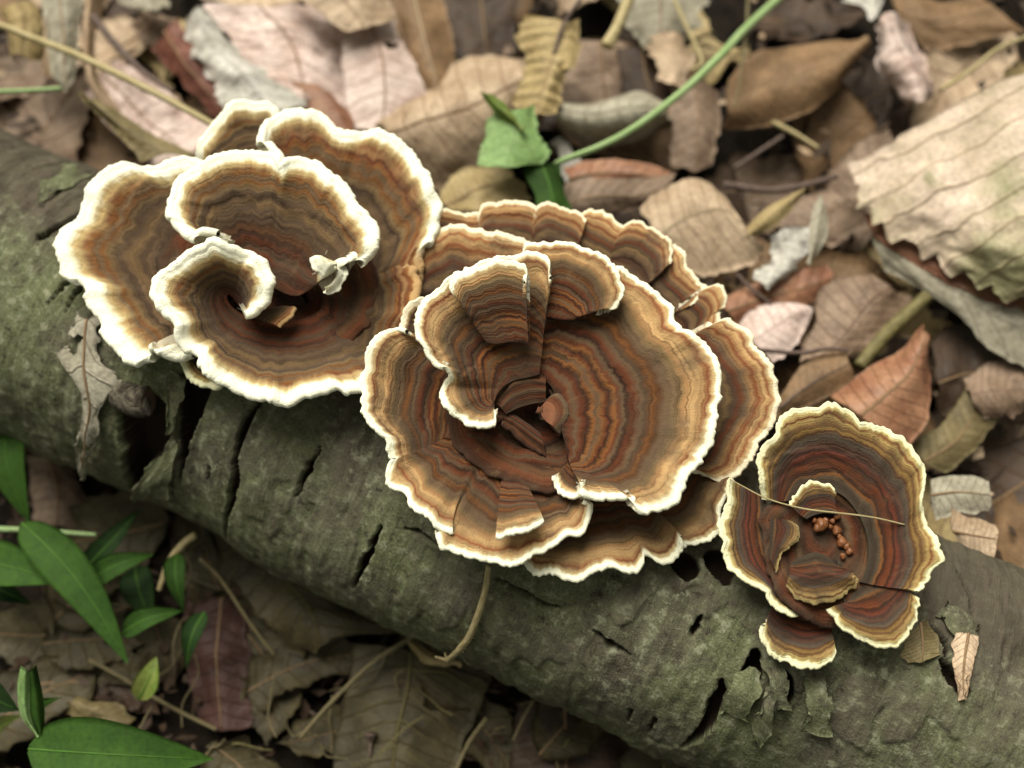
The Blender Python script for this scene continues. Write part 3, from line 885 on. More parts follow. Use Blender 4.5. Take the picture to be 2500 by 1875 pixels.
lobe(RS3, 2, [(1400, 600, -.1, .4), (1470, 562), (1530, 540), (1592, 562), (1645, 622), (1690, 692), (1722, 772), (1740, 860), (1744, 920), (1722, 968), (1692, 1000, -.05), (1662, 1030), (1650, 1082), (1620, 1130), (1570, 1172), (1500, 1198), (1445, 1172), (1395, 1145, 0, .5)],
     [(1200, 700), (1220, 800), (1230, 900), (1220, 1000), (1220, 1060)], (6.8, 6.9, 6.8, 6.7), 6.2, M['capD'], .1, seed=83, nu=260, nv=56, bow=.05)
RS4 = thing('bracket_mushroom', log_pt((P(2, 1100, 1400, 6) - LA) @ LD, -.1, 0), 'scalloped red-brown bracket shelf sticking out beneath the great rosette', 'mushroom', 'shelves of bracket mushroom on the log')
lobe(RS4, 2, [(1300, 1475, -.1), (1345, 1466), (1420, 1456), (1470, 1430), (1506, 1386), (1500, 1330, 0, .5), (1530, 1260, 0, .4), (1556, 1195, 0, .6)], [(1000, 1180), (1100, 1120), (1200, 1080), (1300, 1050)], (6.5, 6.6, 6.7), 6.2, M['capB'], .1, seed=89, nu=160, nv=56)
lobe(RS4, 2, [(640, 1420, -.1, .5), (712, 1518), (760, 1558), (830, 1580), (930, 1590), (990, 1562), (1060, 1545), (1140, 1560), (1192, 1530), (1210, 1490, -.05), (1280, 1530), (1338, 1492), (1345, 1430)],
     [(760, 1130), (850, 1150), (950, 1150), (1050, 1140), (1120, 1140)], (6.6, 6.75, 6.75, 6.8), 6.25, M['capB'], .12, seed=91, nu=280, nv=60, ruff=.09, w=1.15)

# ---- rosette B: the great one
cB = P(2, 800, 940, 6.2)
RB_ = thing('bracket_mushroom', log_pt((cB - LA) @ LD, .35, 0), 'great orange-brown banded bracket rosette with overlapping fans and thin cream rim', 'mushroom', 'rosettes of bracket mushroom on the log')
foot(RB_, P(2, 800, 940, 5.8), log_pt((cB - LA) @ LD, .4, -.6), .7, 1.0, 3)
lobe(RB_, 2, [(400, 700), (600, 620), (850, 640), (1050, 760), (1100, 950), (1000, 1150), (800, 1230), (560, 1150), (420, 980), (400, 700)], [(790, 960)], 7.08, 6.55, M['floor'], .1, -.1, name='funnel_floor', lift=0, w=.01, nu=120, nv=24, seed=6)
lobe(RB_, 2, [(598, 880), (615, 830), (660, 790), (730, 765), (800, 785)], [(640, 930), (690, 905), (740, 890), (800, 880)], 7.3, 7.1, M['floor'], .1, .1, name='inner_lip', w=.01, nu=90, nv=24, seed=8, ruff=.12)
lobe(RB_, 2, [(795, 930), (800, 870), (850, 835), (905, 880), (905, 950), (850, 1000)], [(770, 900), (780, 915), (785, 940), (800, 960)], 7.2, 7.1, M['knob'], .12, .12, name='inner_knob', w=.01, nu=90, nv=24, seed=14, ruff=.12)
lobe(RB_, 2, [(540, 985), (620, 965), (700, 1015), (760, 1060), (800, 1085)], [(600, 900), (660, 925), (730, 970), (780, 1010)], 7.1, 7.0, M['floor'], .1, .1, name='inner_flap', w=.01, nu=90, nv=24, seed=15, ruff=.12)
lobe(RB_, 2, [(238, 606), (190, 590), (130, 616), (95, 662), (67, 740), (65, 850), (72, 920), (110, 980), (160, 1030), (190, 1108), (205, 1118, -.05)],
     [(520, 720), (500, 800), (470, 900), (430, 980), (400, 1040)], (7.4, 7.5, 7.4, 7.3, 7.1), 6.5, seed=97, nu=240, nv=60, bow=-.22, w=1.3, **B)
lobe(RB_, 2, [(188, 1112, 0), (155, 1150), (157, 1190), (220, 1240), (250, 1300), (310, 1340), (370, 1385), (425, 1398), (400, 1382, -.05), (362, 1402), (380, 1450), (450, 1480), (540, 1505), (620, 1520), (690, 1525), (740, 1490), (820, 1460), (890, 1422),
              (940, 1410), (975, 1350), (978, 1292), (952, 1264, 0, .8)],
     [(420, 1010), (470, 1000), (540, 1000), (620, 1030), (700, 1065), (770, 1085), (830, 1095), (880, 1090)], (7.2, 7.3, 7.3, 7.3, 7.4), 6.6, seed=101, nu=320, nv=64, bow=-.12, ruff=.13, w=1.15, wave=.08, **B)
lobe(RB_, 2, [(598, 1412), (640, 1415), (700, 1405), (750, 1388), (795, 1366)], [(620, 1200), (650, 1205), (690, 1210), (730, 1225)], (7.75, 7.8, 7.7), 7.05, seed=107, nu=110, nv=40, bow=.22, p=1.8, **B)
lobe(RB_, 2, [(842, 1170, 0, .6), (840, 1195), (862, 1232), (900, 1256), (945, 1250)], [(900, 1120), (930, 1130), (960, 1150), (980, 1170)], 7.35, 7.1, seed=109, nu=70, nv=30, **B)
lobe(RB_, 2, [(760, 360, .2, .2), (850, 320), (960, 310), (1050, 320), (1115, 342), (1170, 370), (1240, 420), (1300, 482), (1322, 558), (1400, 610), (1450, 660), (1490, 740), (1511, 830), (1492, 910, 0, 1.3), (1467, 970, 0, 1.6), (1470, 1040, 0, 1.8), (1440, 1100, 0, 1.7), (1402, 1132, 0, 1.6),
              (1370, 1182, 0, 1.8), (1350, 1242, 0, 2), (1310, 1290, 0, 2.2), (1220, 1314, 0, 2), (1160, 1290, 0, 1.6), (1130, 1260, 0, 1.4), (1060, 1250, 0, 1.2), (1000, 1258), (950, 1238), (936, 1205, -.05, .6)],
     [(775, 765), (790, 790), (815, 810), (838, 850), (850, 900), (858, 950), (866, 1000), (878, 1050), (890, 1110)], (7.7, 7.7, 7.8, 7.9, 7.9, 7.8), 6.85, seed=113, nu=360, nv=84, bow=-.1, p=1.2, mat=M['capB'], thick=.13, rip=.036, wave=.02)
lobe(RB_, 2, [(690, 300, -.1, .6), (720, 248), (770, 233), (850, 225), (930, 236), (1010, 266), (1070, 310), (1105, 362), (1110, 430), (1085, 493), (1050, 500, -.1, .4)], [(760, 520), (800, 535), (850, 545), (905, 550)], (8.0, 8.1, 8.0), 7.5, seed=127, nu=200, nv=50, bow=.1, **B)
lobe(RB_, 2, [(815, 372), (812, 318), (775, 278), (722, 264), (690, 278), (620, 295), (540, 325), (470, 350), (420, 370), (360, 420), (310, 470), (276, 530), (285, 600), (310, 660), (350, 712), (405, 742), (412, 778, -.1), (392, 805, -.2, .5), (385, 850, -.1), (400, 890),
              (440, 930), (500, 958), (562, 970), (596, 960), (592, 915, -.2, .5)],
     [(775, 770), (745, 778), (710, 785), (670, 795), (630, 820), (605, 850), (592, 880)], (8.3, 8.5, 8.5, 8.4, 8.2, 7.9, 7.7), 6.95, seed=131, nu=340, nv=70, bow=-.05, p=1.2, **B)
lobe(RB_, 2, [(430, 455, -.1, .5), (415, 430), (428, 378), (480, 345), (550, 318), (640, 300), (700, 325), (725, 358), (718, 395, 0, .5)], [(560, 640), (600, 645), (650, 640), (700, 640), (730, 650)], (8.65, 8.75, 8.6), 7.55, M['capB'], .08, seed=137, nu=180, nv=44, bow=.2, w=1.1)

# ---- rosette C: thin yellow rim
cC = P(3, 660, 860, 6.0)
RC = thing('bracket_mushroom', log_pt((cC - LA) @ LD, .35, 0), 'smaller red-brown bracket rosette with thin yellowish rim and dark mossy hollow', 'mushroom', 'rosettes of bracket mushroom on the log')
foot(RC, P(3, 660, 880, 5.6), log_pt((cC - LA) @ LD, .35, -.6), .6, .9, 4)
Cc = dict(mat=M['capC'], thick=.075)
lobe(RC, 3, [(330, 760), (420, 640), (560, 580), (760, 620), (900, 760), (930, 950), (860, 1130), (760, 1280), (600, 1270), (440, 1180), (370, 980), (330, 760)], [(640, 830)], 6.85, 6.6, M['floor'], .1, -.05, name='funnel_floor', lift=0, w=.01, nu=160, nv=30, seed=9, ruff=.15)
lobe(RC, 3, [(175, 555, 0, .8), (165, 640, 0, 1.2), (148, 740, 0, 1.4), (130, 790), (150, 870), (152, 930), (180, 1000), (240, 1050), (300, 1092), (370, 1150), (420, 1208), (480, 1240), (545, 1226, 0, .7)],
     [(350, 650), (362, 720), (372, 800), (380, 880), (400, 960), (430, 1040), (470, 1120), (500, 1180)], (7.0, 7.1, 6.9, 6.8), 6.6, seed=139, nu=240, nv=50, bow=-.12, w=1.2, **Cc)
lobe(RC, 3, [(358, 662, -.2, .8), (346, 560), (322, 440), (340, 386), (395, 345), (410, 282), (450, 232), (520, 206), (600, 201), (632, 192), (660, 166), (730, 195), (790, 220), (832, 268), (880, 270), (950, 302), (1000, 350), (1060, 382), (1100, 440), (1140, 492), (1160, 570), (1150, 650), (1166, 740),
             (1196, 790), (1225, 880), (1230, 970), (1190, 1020), (1170, 1080), (1120, 1122)],
     [(470, 670), (520, 620), (590, 600), (670, 610), (750, 650), (810, 720), (850, 800), (870, 880), (870, 960), (850, 1040), (830, 1080)], (7.1, 7.5, 7.6, 7.5, 7.3, 7.2), 6.6, seed=149, nu=360, nv=64, bow=-.08, **Cc)
lobe(RC, 3, [(480, 690, 0, .4), (500, 640, 0, .5), (550, 590, 0, .5), (620, 570, 0, .5), (690, 590, 0, .5), (705, 615, 0, .5)], [(560, 760), (600, 740), (660, 730), (720, 740)], 7.05, 6.75, M['capC'], .05, seed=151, nu=100, nv=24, bow=-.1)
lobe(RC, 3, [(1122, 1150), (1128, 1240), (1085, 1330), (1040, 1380), (980, 1400), (900, 1390), (840, 1370), (780, 1330), (728, 1280), (692, 1206, 0, .8)], [(960, 1085), (900, 1080), (840, 1100), (790, 1140), (770, 1180)], (7.1, 7.0, 7.1), 6.65, seed=157, nu=200, nv=46, bow=.12, **Cc)
lobe(RC, 3, [(450, 1100, 0, .1), (520, 1170, 0, .1), (620, 1190, 0, .1), (720, 1170, 0, .1), (800, 1100, 0, .1), (790, 1050, 0, .1)], [(480, 980), (540, 950), (600, 930), (660, 950), (720, 1000)], 6.95, 7.0, M['capC'], .07, seed=163, nu=120, nv=36, bow=.1, w=.1)
lobe(RC, 3, [(400, 1010, 0, .3), (440, 930, 0, .3), (520, 860, 0, .3), (530, 800, 0, .3), (480, 770, 0, .3)], [(370, 960), (375, 900), (370, 820), (375, 760)], 7.0, 6.95, M['capC'], .05, seed=164, nu=90, nv=24, bow=.05, w=.4)
for x, y, r in [(636, 790, 28), (612, 808, 18), (655, 770, 14), (712, 820, 21), (712, 745, 18), (690, 772, 12), (738, 880, 24), (760, 900, 18), (775, 925, 17), (742, 950, 14), (725, 850, 12), (480, 815, 20), (462, 835, 13), (680, 800, 10), (600, 770, 12)]:
    c = P(3, x, y, 6.76)
    r *= .00425
    th, ph = np.meshgrid(np.linspace(0, np.pi, 12), np.linspace(0, 2 * np.pi, 18), indexing='ij')
    k = 1 + .12 * np.sin(3 * ph + x) * np.sin(th)
    V = c + np.stack([r * np.sin(th) * np.cos(ph) * k, 1.15 * r * np.sin(th) * np.sin(ph) * k, r * .9 * np.cos(th)], -1)
    mesh_obj('amber_bead', V.reshape(-1, 3), grid_faces(12, 18), M['bead'], RC)
RC2 = thing('bracket_mushroom', log_pt((P(3, 520, 1330, 6) - LA) @ LD, -.05, 0), 'tiny fan-shaped tan bracket hanging below the red-brown rosette', 'mushroom', 'shelves of bracket mushroom on the log')
lobe(RC2, 3, [(345, 1300, 0, .7), (330, 1350), (362, 1410), (420, 1460), (500, 1500), (560, 1515), (640, 1500), (690, 1470), (708, 1430)], [(400, 1180), (480, 1200), (560, 1210), (660, 1220)], (6.45, 6.5, 6.45), 6.2, M['capC'], .08, seed=167, nu=160, nv=40, bow=.1, w=1.2)

# ------------------------------------------------------------------ dead leaves, green leaves, stems
def dleaf(label, Z, curves, zs, mat, rib='rib', name='dead_leaf', cat='leaf', group='dead leaves of the litter', ns=50, nt=21, ribr=.03, side=0, **kw):
    W = []
    for c, z in zip(curves, zs):
        z = np.atleast_1d(z)
        zz = np.interp(np.linspace(0, 1, len(c)), np.linspace(0, 1, len(z)), z)
        W.append([P(Z, q[0], q[1], k + (q[2] if len(q) > 2 else 0)) for q, k in zip(c, zz)])
    ctr = np.mean([np.mean(w, axis=0) for w in W], axis=0)
    ctr[2] = min(p[2] for w in W for p in w)
    root = thing(name, ctr, label, cat, group)
    o, G = sheet('blade', W, M[mat], root, ns, nt, seed=rng.randrange(1000), **kw)
    if rib:
        m = G[:, nt // 2] + np.array([0, 0, .008])
        tube('midrib', m[::max(1, ns // 14)], [ribr, ribr * .8, ribr * .3], M[rib], root, 36, 6, flat=.7)
    if side:                                   # raised side veins
        for k in range(side):
            for sg in (-1, 1):
                i0 = int((k + .6) / (side + 1) * ns)
                pts = []
                for j in range(6):
                    i = min(ns - 1, i0 + int(j * ns / (side * 5.5)))
                    pts.append(G[i, int(round(nt // 2 + sg * j * (nt // 2 - 1) / 5.4))] + np.array([0, 0, .004]))
                tube('side_vein', pts, [ribr * .5, ribr * .2], M[rib], root, 12, 5, flat=.6)
    return root


D = dleaf
# --- behind the log, thick end
D('large pinkish pale dead leaf lying flat behind the white-rimmed rosette', 6, [[(1000, 20), (1130, 180), (1200, 330), (1250, 520)], [(1280, 40), (1420, 200), (1480, 370), (1520, 580)], [(1560, 50), (1720, 180), (1730, 400), (1760, 660)]], (1.6, 2.0, 1.5), 'pink', crump=.22, bow=.1, rag=.1, side=4)
D('pale grey curled leaf strip with dark blotches lying on the pink leaf', 6, [[(905, 120), (950, 250), (1030, 390), (1110, 560)], [(960, 70), (1050, 240), (1190, 380), (1330, 540)], [(1010, 75), (1140, 230), (1300, 370), (1545, 530)]], (2.3, 2.6, 2.3), 'grey', None, crump=.2, rag=.14, bow=.15)
D('smooth mauve-grey dead leaf with a dark hole and thin midrib beside the pink leaf', 6, [[(1640, 40), (1680, 250), (1690, 450), (1740, 640)], [(1800, 60), (1870, 260), (1890, 460), (1870, 640)], [(1930, 60), (1980, 220), (2095, 470), (2000, 600)]], (2.2, 2.3, 2.0), 'pink', crump=.12, rag=.05, holes=2)
D('beige leaf with pointed tip overlapping the pale leaves from above', 6, [[(1330, -120), (1420, -40), (1560, 60), (1700, 165)], [(1500, -160), (1620, -60), (1720, 40), (1790, 140)], [(1700, -200), (1850, -80), (1930, 40), (1950, 95)]], (2.8, 2.9, 2.6), 'beige', crump=.15, rag=.06)
D('dark red-brown folded leaf standing beside the grey curled strip', 6, [[(740, 230), (840, 370), (950, 480), (1060, 590)], [(800, 150), (900, 300), (1000, 430), (1085, 560)], [(870, 90), (960, 250), (1050, 400), (1100, 520)]], (1.7, 2.2, 2.2), 'redbr', crump=.15, rag=.08)
D('long pink-grey leaf lying beside the tall log flank under the straw stem', 6, [[(390, 440), (500, 580), (620, 700), (760, 830)], [(500, 380), (680, 530), (830, 650), (930, 770)], [(560, 330), (770, 390), (920, 520), (1040, 640)]], (2.2, 2.1, 1.5), 'pink', crump=.2, rag=.04, side=3)
D('tall curling tan leaf edge arching between the grey leaf and the twig', 6, [[(400, -30), (390, 180), (420, 400), (540, 600), (690, 800)], [(450, -30), (430, 180), (450, 390), (570, 590), (720, 780)], [(540, -30), (470, 160), (475, 350), (600, 560), (740, 740)]], (2.6, 2.9, 2.2), 'beige', crump=.08, rag=.02)
D('upright grey-green pale leaf beside the tan curling leaf', 6, [[(190, -40), (225, 150), (240, 330), (310, 450)], [(290, -40), (310, 150), (310, 320), (330, 440)], [(400, -40), (392, 150), (388, 300), (370, 400)]], (2.9, 3.1, 2.8), 'greyol', crump=.1, rag=.06)
D('small cream curled leaf with an olive underside by the dark gap', 6, [[(30, 40), (60, 130), (40, 240), (60, 300)], [(110, 60), (130, 160), (120, 240), (110, 290)], [(195, 70), (170, 130), (205, 220), (180, 280)]], (2.6, 3.1, 2.5), 'straw', None, crump=.25, bow=.25, rag=.1)
D('olive-brown leaf strip lying along the log behind the white-rimmed rosette', 6, [[(350, 450), (520, 620), (690, 790)], [(420, 470), (600, 620), (820, 760)], [(480, 490), (720, 640), (990, 770)]], (3.6, 3.8, 3.6), 'olive', None, crump=.1, rag=.08)
D('dark chocolate upright leaf with pale midrib beside the mauve leaf', 6, [[(1920, -40), (1990, 200), (2090, 460)], [(2030, -40), (2080, 180), (2150, 420)], [(2170, -40), (2230, 180), (2250, 420)]], (1.8, 2.1, 1.7), 'brown', 'ribp', crump=.1, rag=.04)
D('rusty orange torn leaf piece between the pink leaf and the rosette rim', 6, [[(1450, 410), (1540, 520), (1620, 640)], [(1560, 420), (1640, 510), (1700, 640)], [(1620, 470), (1690, 520), (1750, 640)]], (2.5, 2.5, 2.3), 'rust', None, crump=.12, rag=.15)
D('grey-brown crumpled leaf at the foot of the twig', 6, [[(600, 100), (680, 200), (800, 290)], [(700, 60), (780, 150), (860, 260)], [(800, 40), (880, 120), (960, 240)]], (1.3, 1.7, 1.4), 'purple', crump=.3, rag=.15)
D('greenish pale leaf piece overhanging the heap beyond the twig', 6, [[(560, -60), (600, 20), (690, 40)], [(700, -80), (740, 0), (760, 50)], [(800, -60), (830, 0), (830, 40)]], (2.4, 2.5, 2.2), 'greyol', None, crump=.2, rag=.1)
# --- behind the great rosette
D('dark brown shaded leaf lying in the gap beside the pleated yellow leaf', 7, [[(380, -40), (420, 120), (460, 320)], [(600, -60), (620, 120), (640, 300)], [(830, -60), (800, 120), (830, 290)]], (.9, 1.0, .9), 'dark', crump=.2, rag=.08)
D('large arched peach-beige leaf with a dark midrib behind the great rosette', 7, [[(30, 700), (220, 560), (480, 350), (640, 295), (830, 320)], [(110, 740), (330, 660), (560, 590), (760, 480), (960, 380)], [(240, 900), (360, 1000), (600, 950), (830, 780), (1000, 560)]], (1.7, 2.5, 1.4), 'beige', crump=.15, rag=.1, bow=.2, side=5)
D('pleated straw-yellow leaf with a dark stalk hanging over the peach leaf', 7, [[(830, 80), (800, 200), (850, 330), (790, 590)], [(1050, 110), (1010, 260), (960, 430), (900, 620)], [(1130, 120), (1125, 300), (1050, 420), (1000, 620)]], (2.9, 3.2, 2.9), 'straw', crump=.06, pleat=.16, nple=8, rag=.08)
D('torn straw-yellow leaf half with stepped edge beside the pleated leaf', 7, [[(1010, 150), (1010, 260), (1020, 370)], [(1070, 130), (1070, 250), (1070, 370)], [(1130, 110), (1130, 240), (1120, 350)]], (3.0, 3.2, 3.0), 'straw', None, crump=.05, rag=.06)
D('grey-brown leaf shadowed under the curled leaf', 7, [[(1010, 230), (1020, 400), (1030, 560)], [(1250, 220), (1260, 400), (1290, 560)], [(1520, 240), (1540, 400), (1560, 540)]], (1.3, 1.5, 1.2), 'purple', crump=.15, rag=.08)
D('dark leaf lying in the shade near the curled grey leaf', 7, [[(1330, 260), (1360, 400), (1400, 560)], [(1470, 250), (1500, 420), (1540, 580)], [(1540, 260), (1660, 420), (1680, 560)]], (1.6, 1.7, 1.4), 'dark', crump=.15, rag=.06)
D('grey-olive leaf rolled like a pod beneath the green stem', 7, [[(1010, 555), (1200, 560), (1450, 500), (1570, 560)], [(1020, 600), (1220, 640), (1430, 600), (1600, 600)], [(1010, 680), (1230, 790), (1480, 740), (1630, 620)]], (1.9, 2.6, 1.7), 'greyol', None, crump=.06, bow=.2)
D('brown shaded underside leaf beneath the rolled grey-olive leaf', 7, [[(1010, 640), (1100, 780), (1300, 850)], [(1200, 680), (1330, 800), (1480, 860)], [(1400, 720), (1500, 800), (1610, 900)]], (1.0, 1.1, 1.0), 'brown', crump=.1, rag=.06)
D('olive-tan toothed leaf lying beyond the rolled grey-olive leaf', 7, [[(1330, -60), (1400, 100), (1480, 260)], [(1560, -80), (1580, 80), (1560, 260)], [(1840, -60), (1780, 120), (1700, 230)]], (2.0, 2.2, 1.9), 'greyol', crump=.15, rag=.12, tooth=(.12, 7, 1))
D('brown tattered leaf below the olive-tan toothed leaf', 7, [[(1510, 200), (1560, 300), (1560, 420)], [(1660, 190), (1650, 300), (1660, 420)], [(1730, 220), (1740, 300), (1720, 440)]], (2.2, 2.3, 2.1), 'beige', None, crump=.15, rag=.2)
D('purplish-brown leaf lying beside the green stem', 7, [[(1620, 480), (1640, 680), (1650, 900)], [(1760, 440), (1780, 640), (1760, 920)], [(1890, 500), (1890, 680), (1840, 900)]], (1.7, 1.9, 1.7), 'purple', crump=.15, rag=.1)
D('rust-tan leaf sticking out behind the wavy shelf below the green leaf', 7, [[(1060, 900), (1250, 850), (1450, 870), (1620, 930)], [(1080, 960), (1250, 930), (1450, 940), (1600, 980)], [(1100, 1020), (1250, 1010), (1450, 1000), (1620, 1010)]], (2.2, 2.3, 2.1), 'rust', crump=.1, rag=.05)
D('mauve-grey leaf with pointed tip close behind the wavy shelf', 7, [[(1050, 1010), (1200, 960), (1450, 960), (1670, 920)], [(1060, 1100), (1250, 1060), (1440, 1060), (1600, 1010)], [(1080, 1180), (1250, 1160), (1400, 1150), (1520, 1080)]], (2.5, 2.6, 2.3), 'purple', crump=.12, rag=.05)
D('yellow-tan crinkled leaf under the bitten green leaf', 7, [[(380, 1050), (520, 900), (700, 880)], [(420, 1120), (600, 1010), (800, 950)], [(560, 1160), (720, 1090), (900, 1060)]], (2.5, 2.7, 2.6), 'straw', crump=.2, rag=.15)
D('grey leaf scrap between the bitten green leaf and the shelf', 7, [[(990, 760), (1040, 900), (1080, 1050)], [(1030, 740), (1080, 880), (1130, 1030)], [(1080, 760), (1140, 880), (1190, 1020)]], (1.8, 1.9, 1.8), 'grey', None, crump=.15, rag=.1)
# --- behind the thin end
D('large smooth brown oval leaf with a pointed tip over the dark gap', 8, [[(120, 290), (210, 200), (420, 160), (640, 135)], [(110, 400), (260, 330), (450, 270), (630, 150)], [(95, 475), (260, 465), (460, 380), (635, 170)]], (1.7, 2.2, 1.8), 'brown', None, crump=.08, rag=.02, bow=.15)
D('pale crumpled leaf curled upright beside the brown oval leaf', 8, [[(640, 90), (660, 200), (720, 280), (790, 390)], [(700, 50), (740, 180), (800, 270), (840, 380)], [(790, 80), (830, 190), (880, 290), (870, 370)]], (2.1, 2.9, 2.2), 'pink', None, crump=.3, rag=.12)
D('white leaf tip poking in over the dark gap', 8, [[(530, 0), (600, 20), (650, 75)], [(600, -40), (640, 10), (670, 50)], [(700, -60), (690, 0), (690, 10)]], (2.4, 2.5, 2.3), 'grey', None, crump=.1, rag=.05)
D('huge pale coarsely toothed leaf with parallel veins propped above the litter', 8, [[(562, 590), (600, 720), (700, 845), (830, 915), (960, 995), (1230, 1110), (1500, 1215)], [(900, 425), (980, 580), (1050, 740), (1130, 850), (1230, 930), (1420, 1030), (1620, 1120)], [(1500, 130), (1560, 380), (1600, 580), (1640, 740), (1690, 860), (1780, 980), (1900, 1080)]], (3.0, 3.9, 4.3), 'bigpale', None, ns=140, nt=41, crump=.22, tooth=(.34, 11.4, 1), bow=.1, rag=.1)
D('long pale grey leaf lying under the huge toothed leaf', 8, [[(640, 820), (760, 900), (960, 1010), (1210, 1110), (1500, 1200)], [(660, 900), (790, 990), (950, 1080), (1210, 1220), (1480, 1320)], [(690, 990), (820, 1060), (960, 1160), (1110, 1300), (1420, 1440)]], (2.3, 2.5, 2.3), 'greyol', None, crump=.12, rag=.05)
D('red-brown shadowed leaf between the toothed leaf and the grey leaf', 8, [[(620, 780), (780, 850), (1000, 960), (1300, 1060)], [(640, 830), (800, 930), (1010, 1030), (1300, 1120)], [(660, 880), (820, 980), (1000, 1080), (1290, 1180)]], (2.55, 2.6, 2.55), 'rust', None, crump=.1, rag=.04)
D('glossy orange-brown pointed leaf rising behind the red-brown rosette', 8, [[(490, 1470), (600, 1380), (740, 1300), (835, 1185)], [(600, 1540), (700, 1460), (790, 1370), (850, 1230)], [(770, 1660), (850, 1550), (875, 1400), (865, 1260)]], (2.6, 3.1, 2.7), 'rust', crump=.1, bow=.15, rag=.04)
D('small dark brown leaf with thin midrib beside the half-moon bracket', 8, [[(300, 1480), (400, 1340), (545, 1278)], [(310, 1500), (430, 1410), (565, 1340)], [(320, 1540), (460, 1470), (588, 1405)]], (2.7, 2.9, 2.7), 'brown', 'sbrown', crump=.06, rag=.03)
D('speckled mauve-grey leaf behind the small dark brown leaf', 8, [[(380, 1330), (430, 1180), (480, 1060), (640, 1030)], [(470, 1320), (560, 1220), (640, 1120), (720, 1060)], [(560, 1310), (680, 1240), (780, 1150), (800, 1080)]], (2.2, 2.4, 2.1), 'purple', None, crump=.15, rag=.08)
D('orange-pink leaf with a dark crease beside the wavy shelf', 8, [[(100, 1090), (230, 1040), (400, 990), (490, 980)], [(110, 1150), (250, 1100), (400, 1060), (500, 1030)], [(150, 1200), (300, 1170), (420, 1120), (500, 1090)]], (2.3, 2.4, 2.2), 'rust', crump=.1, rag=.06)
D('pale peach leaf tip next to the half-moon bracket', 8, [[(150, 1190), (240, 1120), (360, 1110)], [(210, 1260), (310, 1190), (430, 1130)], [(290, 1340), (380, 1260), (430, 1180)]], (2.6, 2.7, 2.5), 'pink', None, crump=.1, rag=.05)
D('broad beige leaf with grey-white upper half beside the wavy shelf', 8, [[(-210, 770), (-100, 690), (20, 655), (90, 700)], [(-150, 880), (-20, 800), (100, 780), (180, 830)], [(-100, 1000), (20, 1010), (180, 980), (262, 930)]], (2.8, 3.1, 2.7), 'beige', 'ribp', crump=.12, rag=.08, bow=.1, side=4)
D('narrow straw-yellow curled leaf above the broad beige leaf', 8, [[(170, 850), (260, 760), (400, 690)], [(190, 865), (290, 780), (400, 695)], [(200, 880), (310, 820), (400, 705)]], (2.9, 3.1, 2.9), 'straw', None, crump=.06, rag=.02)
D('ragged white leaf scrap with a hooked tail', 8, [[(260, 860), (270, 950), (230, 1040)], [(320, 850), (330, 940), (260, 1055)], [(420, 840), (390, 960), (300, 1050)]], (2.7, 2.9, 2.6), 'grey', None, crump=.2, rag=.15)
D('slim pale olive leaf standing over the white scrap', 8, [[(455, 715), (425, 800), (410, 970)], [(465, 730), (450, 830), (415, 970)], [(485, 800), (480, 870), (420, 975)]], (3.1, 3.2, 3.0), 'greyol', None, crump=.05, rag=.03)
D('dark plum leaf lying behind the slim pale olive leaf', 8, [[(270, 820), (350, 740), (480, 700)], [(400, 850), (480, 790), (560, 740)], [(500, 900), (580, 850), (640, 800)]], (1.5, 1.6, 1.4), 'purple', crump=.15, rag=.1)
D('dark brown leaf low beneath the orange-brown pointed leaf', 8, [[(860, 1260), (960, 1200), (1080, 1260)], [(880, 1420), (1000, 1380), (1140, 1380)], [(900, 1540), (1050, 1540), (1200, 1500)]], (1.3, 1.5, 1.2), 'dark', crump=.2, rag=.08)
D('olive-brown leaf edge beneath the orange-brown pointed leaf', 8, [[(790, 1640), (900, 1560), (1000, 1420)], [(840, 1700), (960, 1620), (1060, 1480)], [(920, 1740), (1030, 1660), (1120, 1540)]], (1.9, 2.0, 1.8), 'olive', crump=.1, rag=.05)
D('mauve-brown curled leaf beside the thin log end', 8, [[(980, 1380), (1080, 1330), (1230, 1340)], [(1000, 1460), (1110, 1440), (1240, 1430)], [(1060, 1540), (1160, 1530), (1250, 1510)]], (1.9, 2.2, 1.9), 'purple', None, crump=.2, rag=.1)
D('grey-green leaf poking out from behind the red-brown rosette', 3, [[(1190, 560), (1330, 540), (1480, 560)], [(1190, 640), (1330, 620), (1490, 640)], [(1200, 760), (1320, 720), (1490, 730)]], (3.5, 3.7, 3.5), 'greyol', crump=.12, rag=.06)
D('peach-tan torn leaf lying against the thin log end', 3, [[(1290, 720), (1400, 750), (1520, 760)], [(1310, 820), (1410, 840), (1520, 860)], [(1310, 890), (1400, 980), (1500, 1030)]], (3.8, 4.0, 3.8), 'beige', crump=.12, rag=.08)
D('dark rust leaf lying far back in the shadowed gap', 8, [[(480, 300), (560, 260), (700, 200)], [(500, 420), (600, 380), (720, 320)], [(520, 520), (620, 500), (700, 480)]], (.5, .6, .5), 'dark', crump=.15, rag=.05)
D('brown-orange leaf far back above the pale crumpled leaf', 8, [[(700, -60), (850, 0), (1050, -20)], [(740, 40), (900, 80), (1100, 40)], [(850, 180), (960, 170), (1200, 120)]], (1.4, 1.6, 1.4), 'brown', crump=.15, rag=.06)
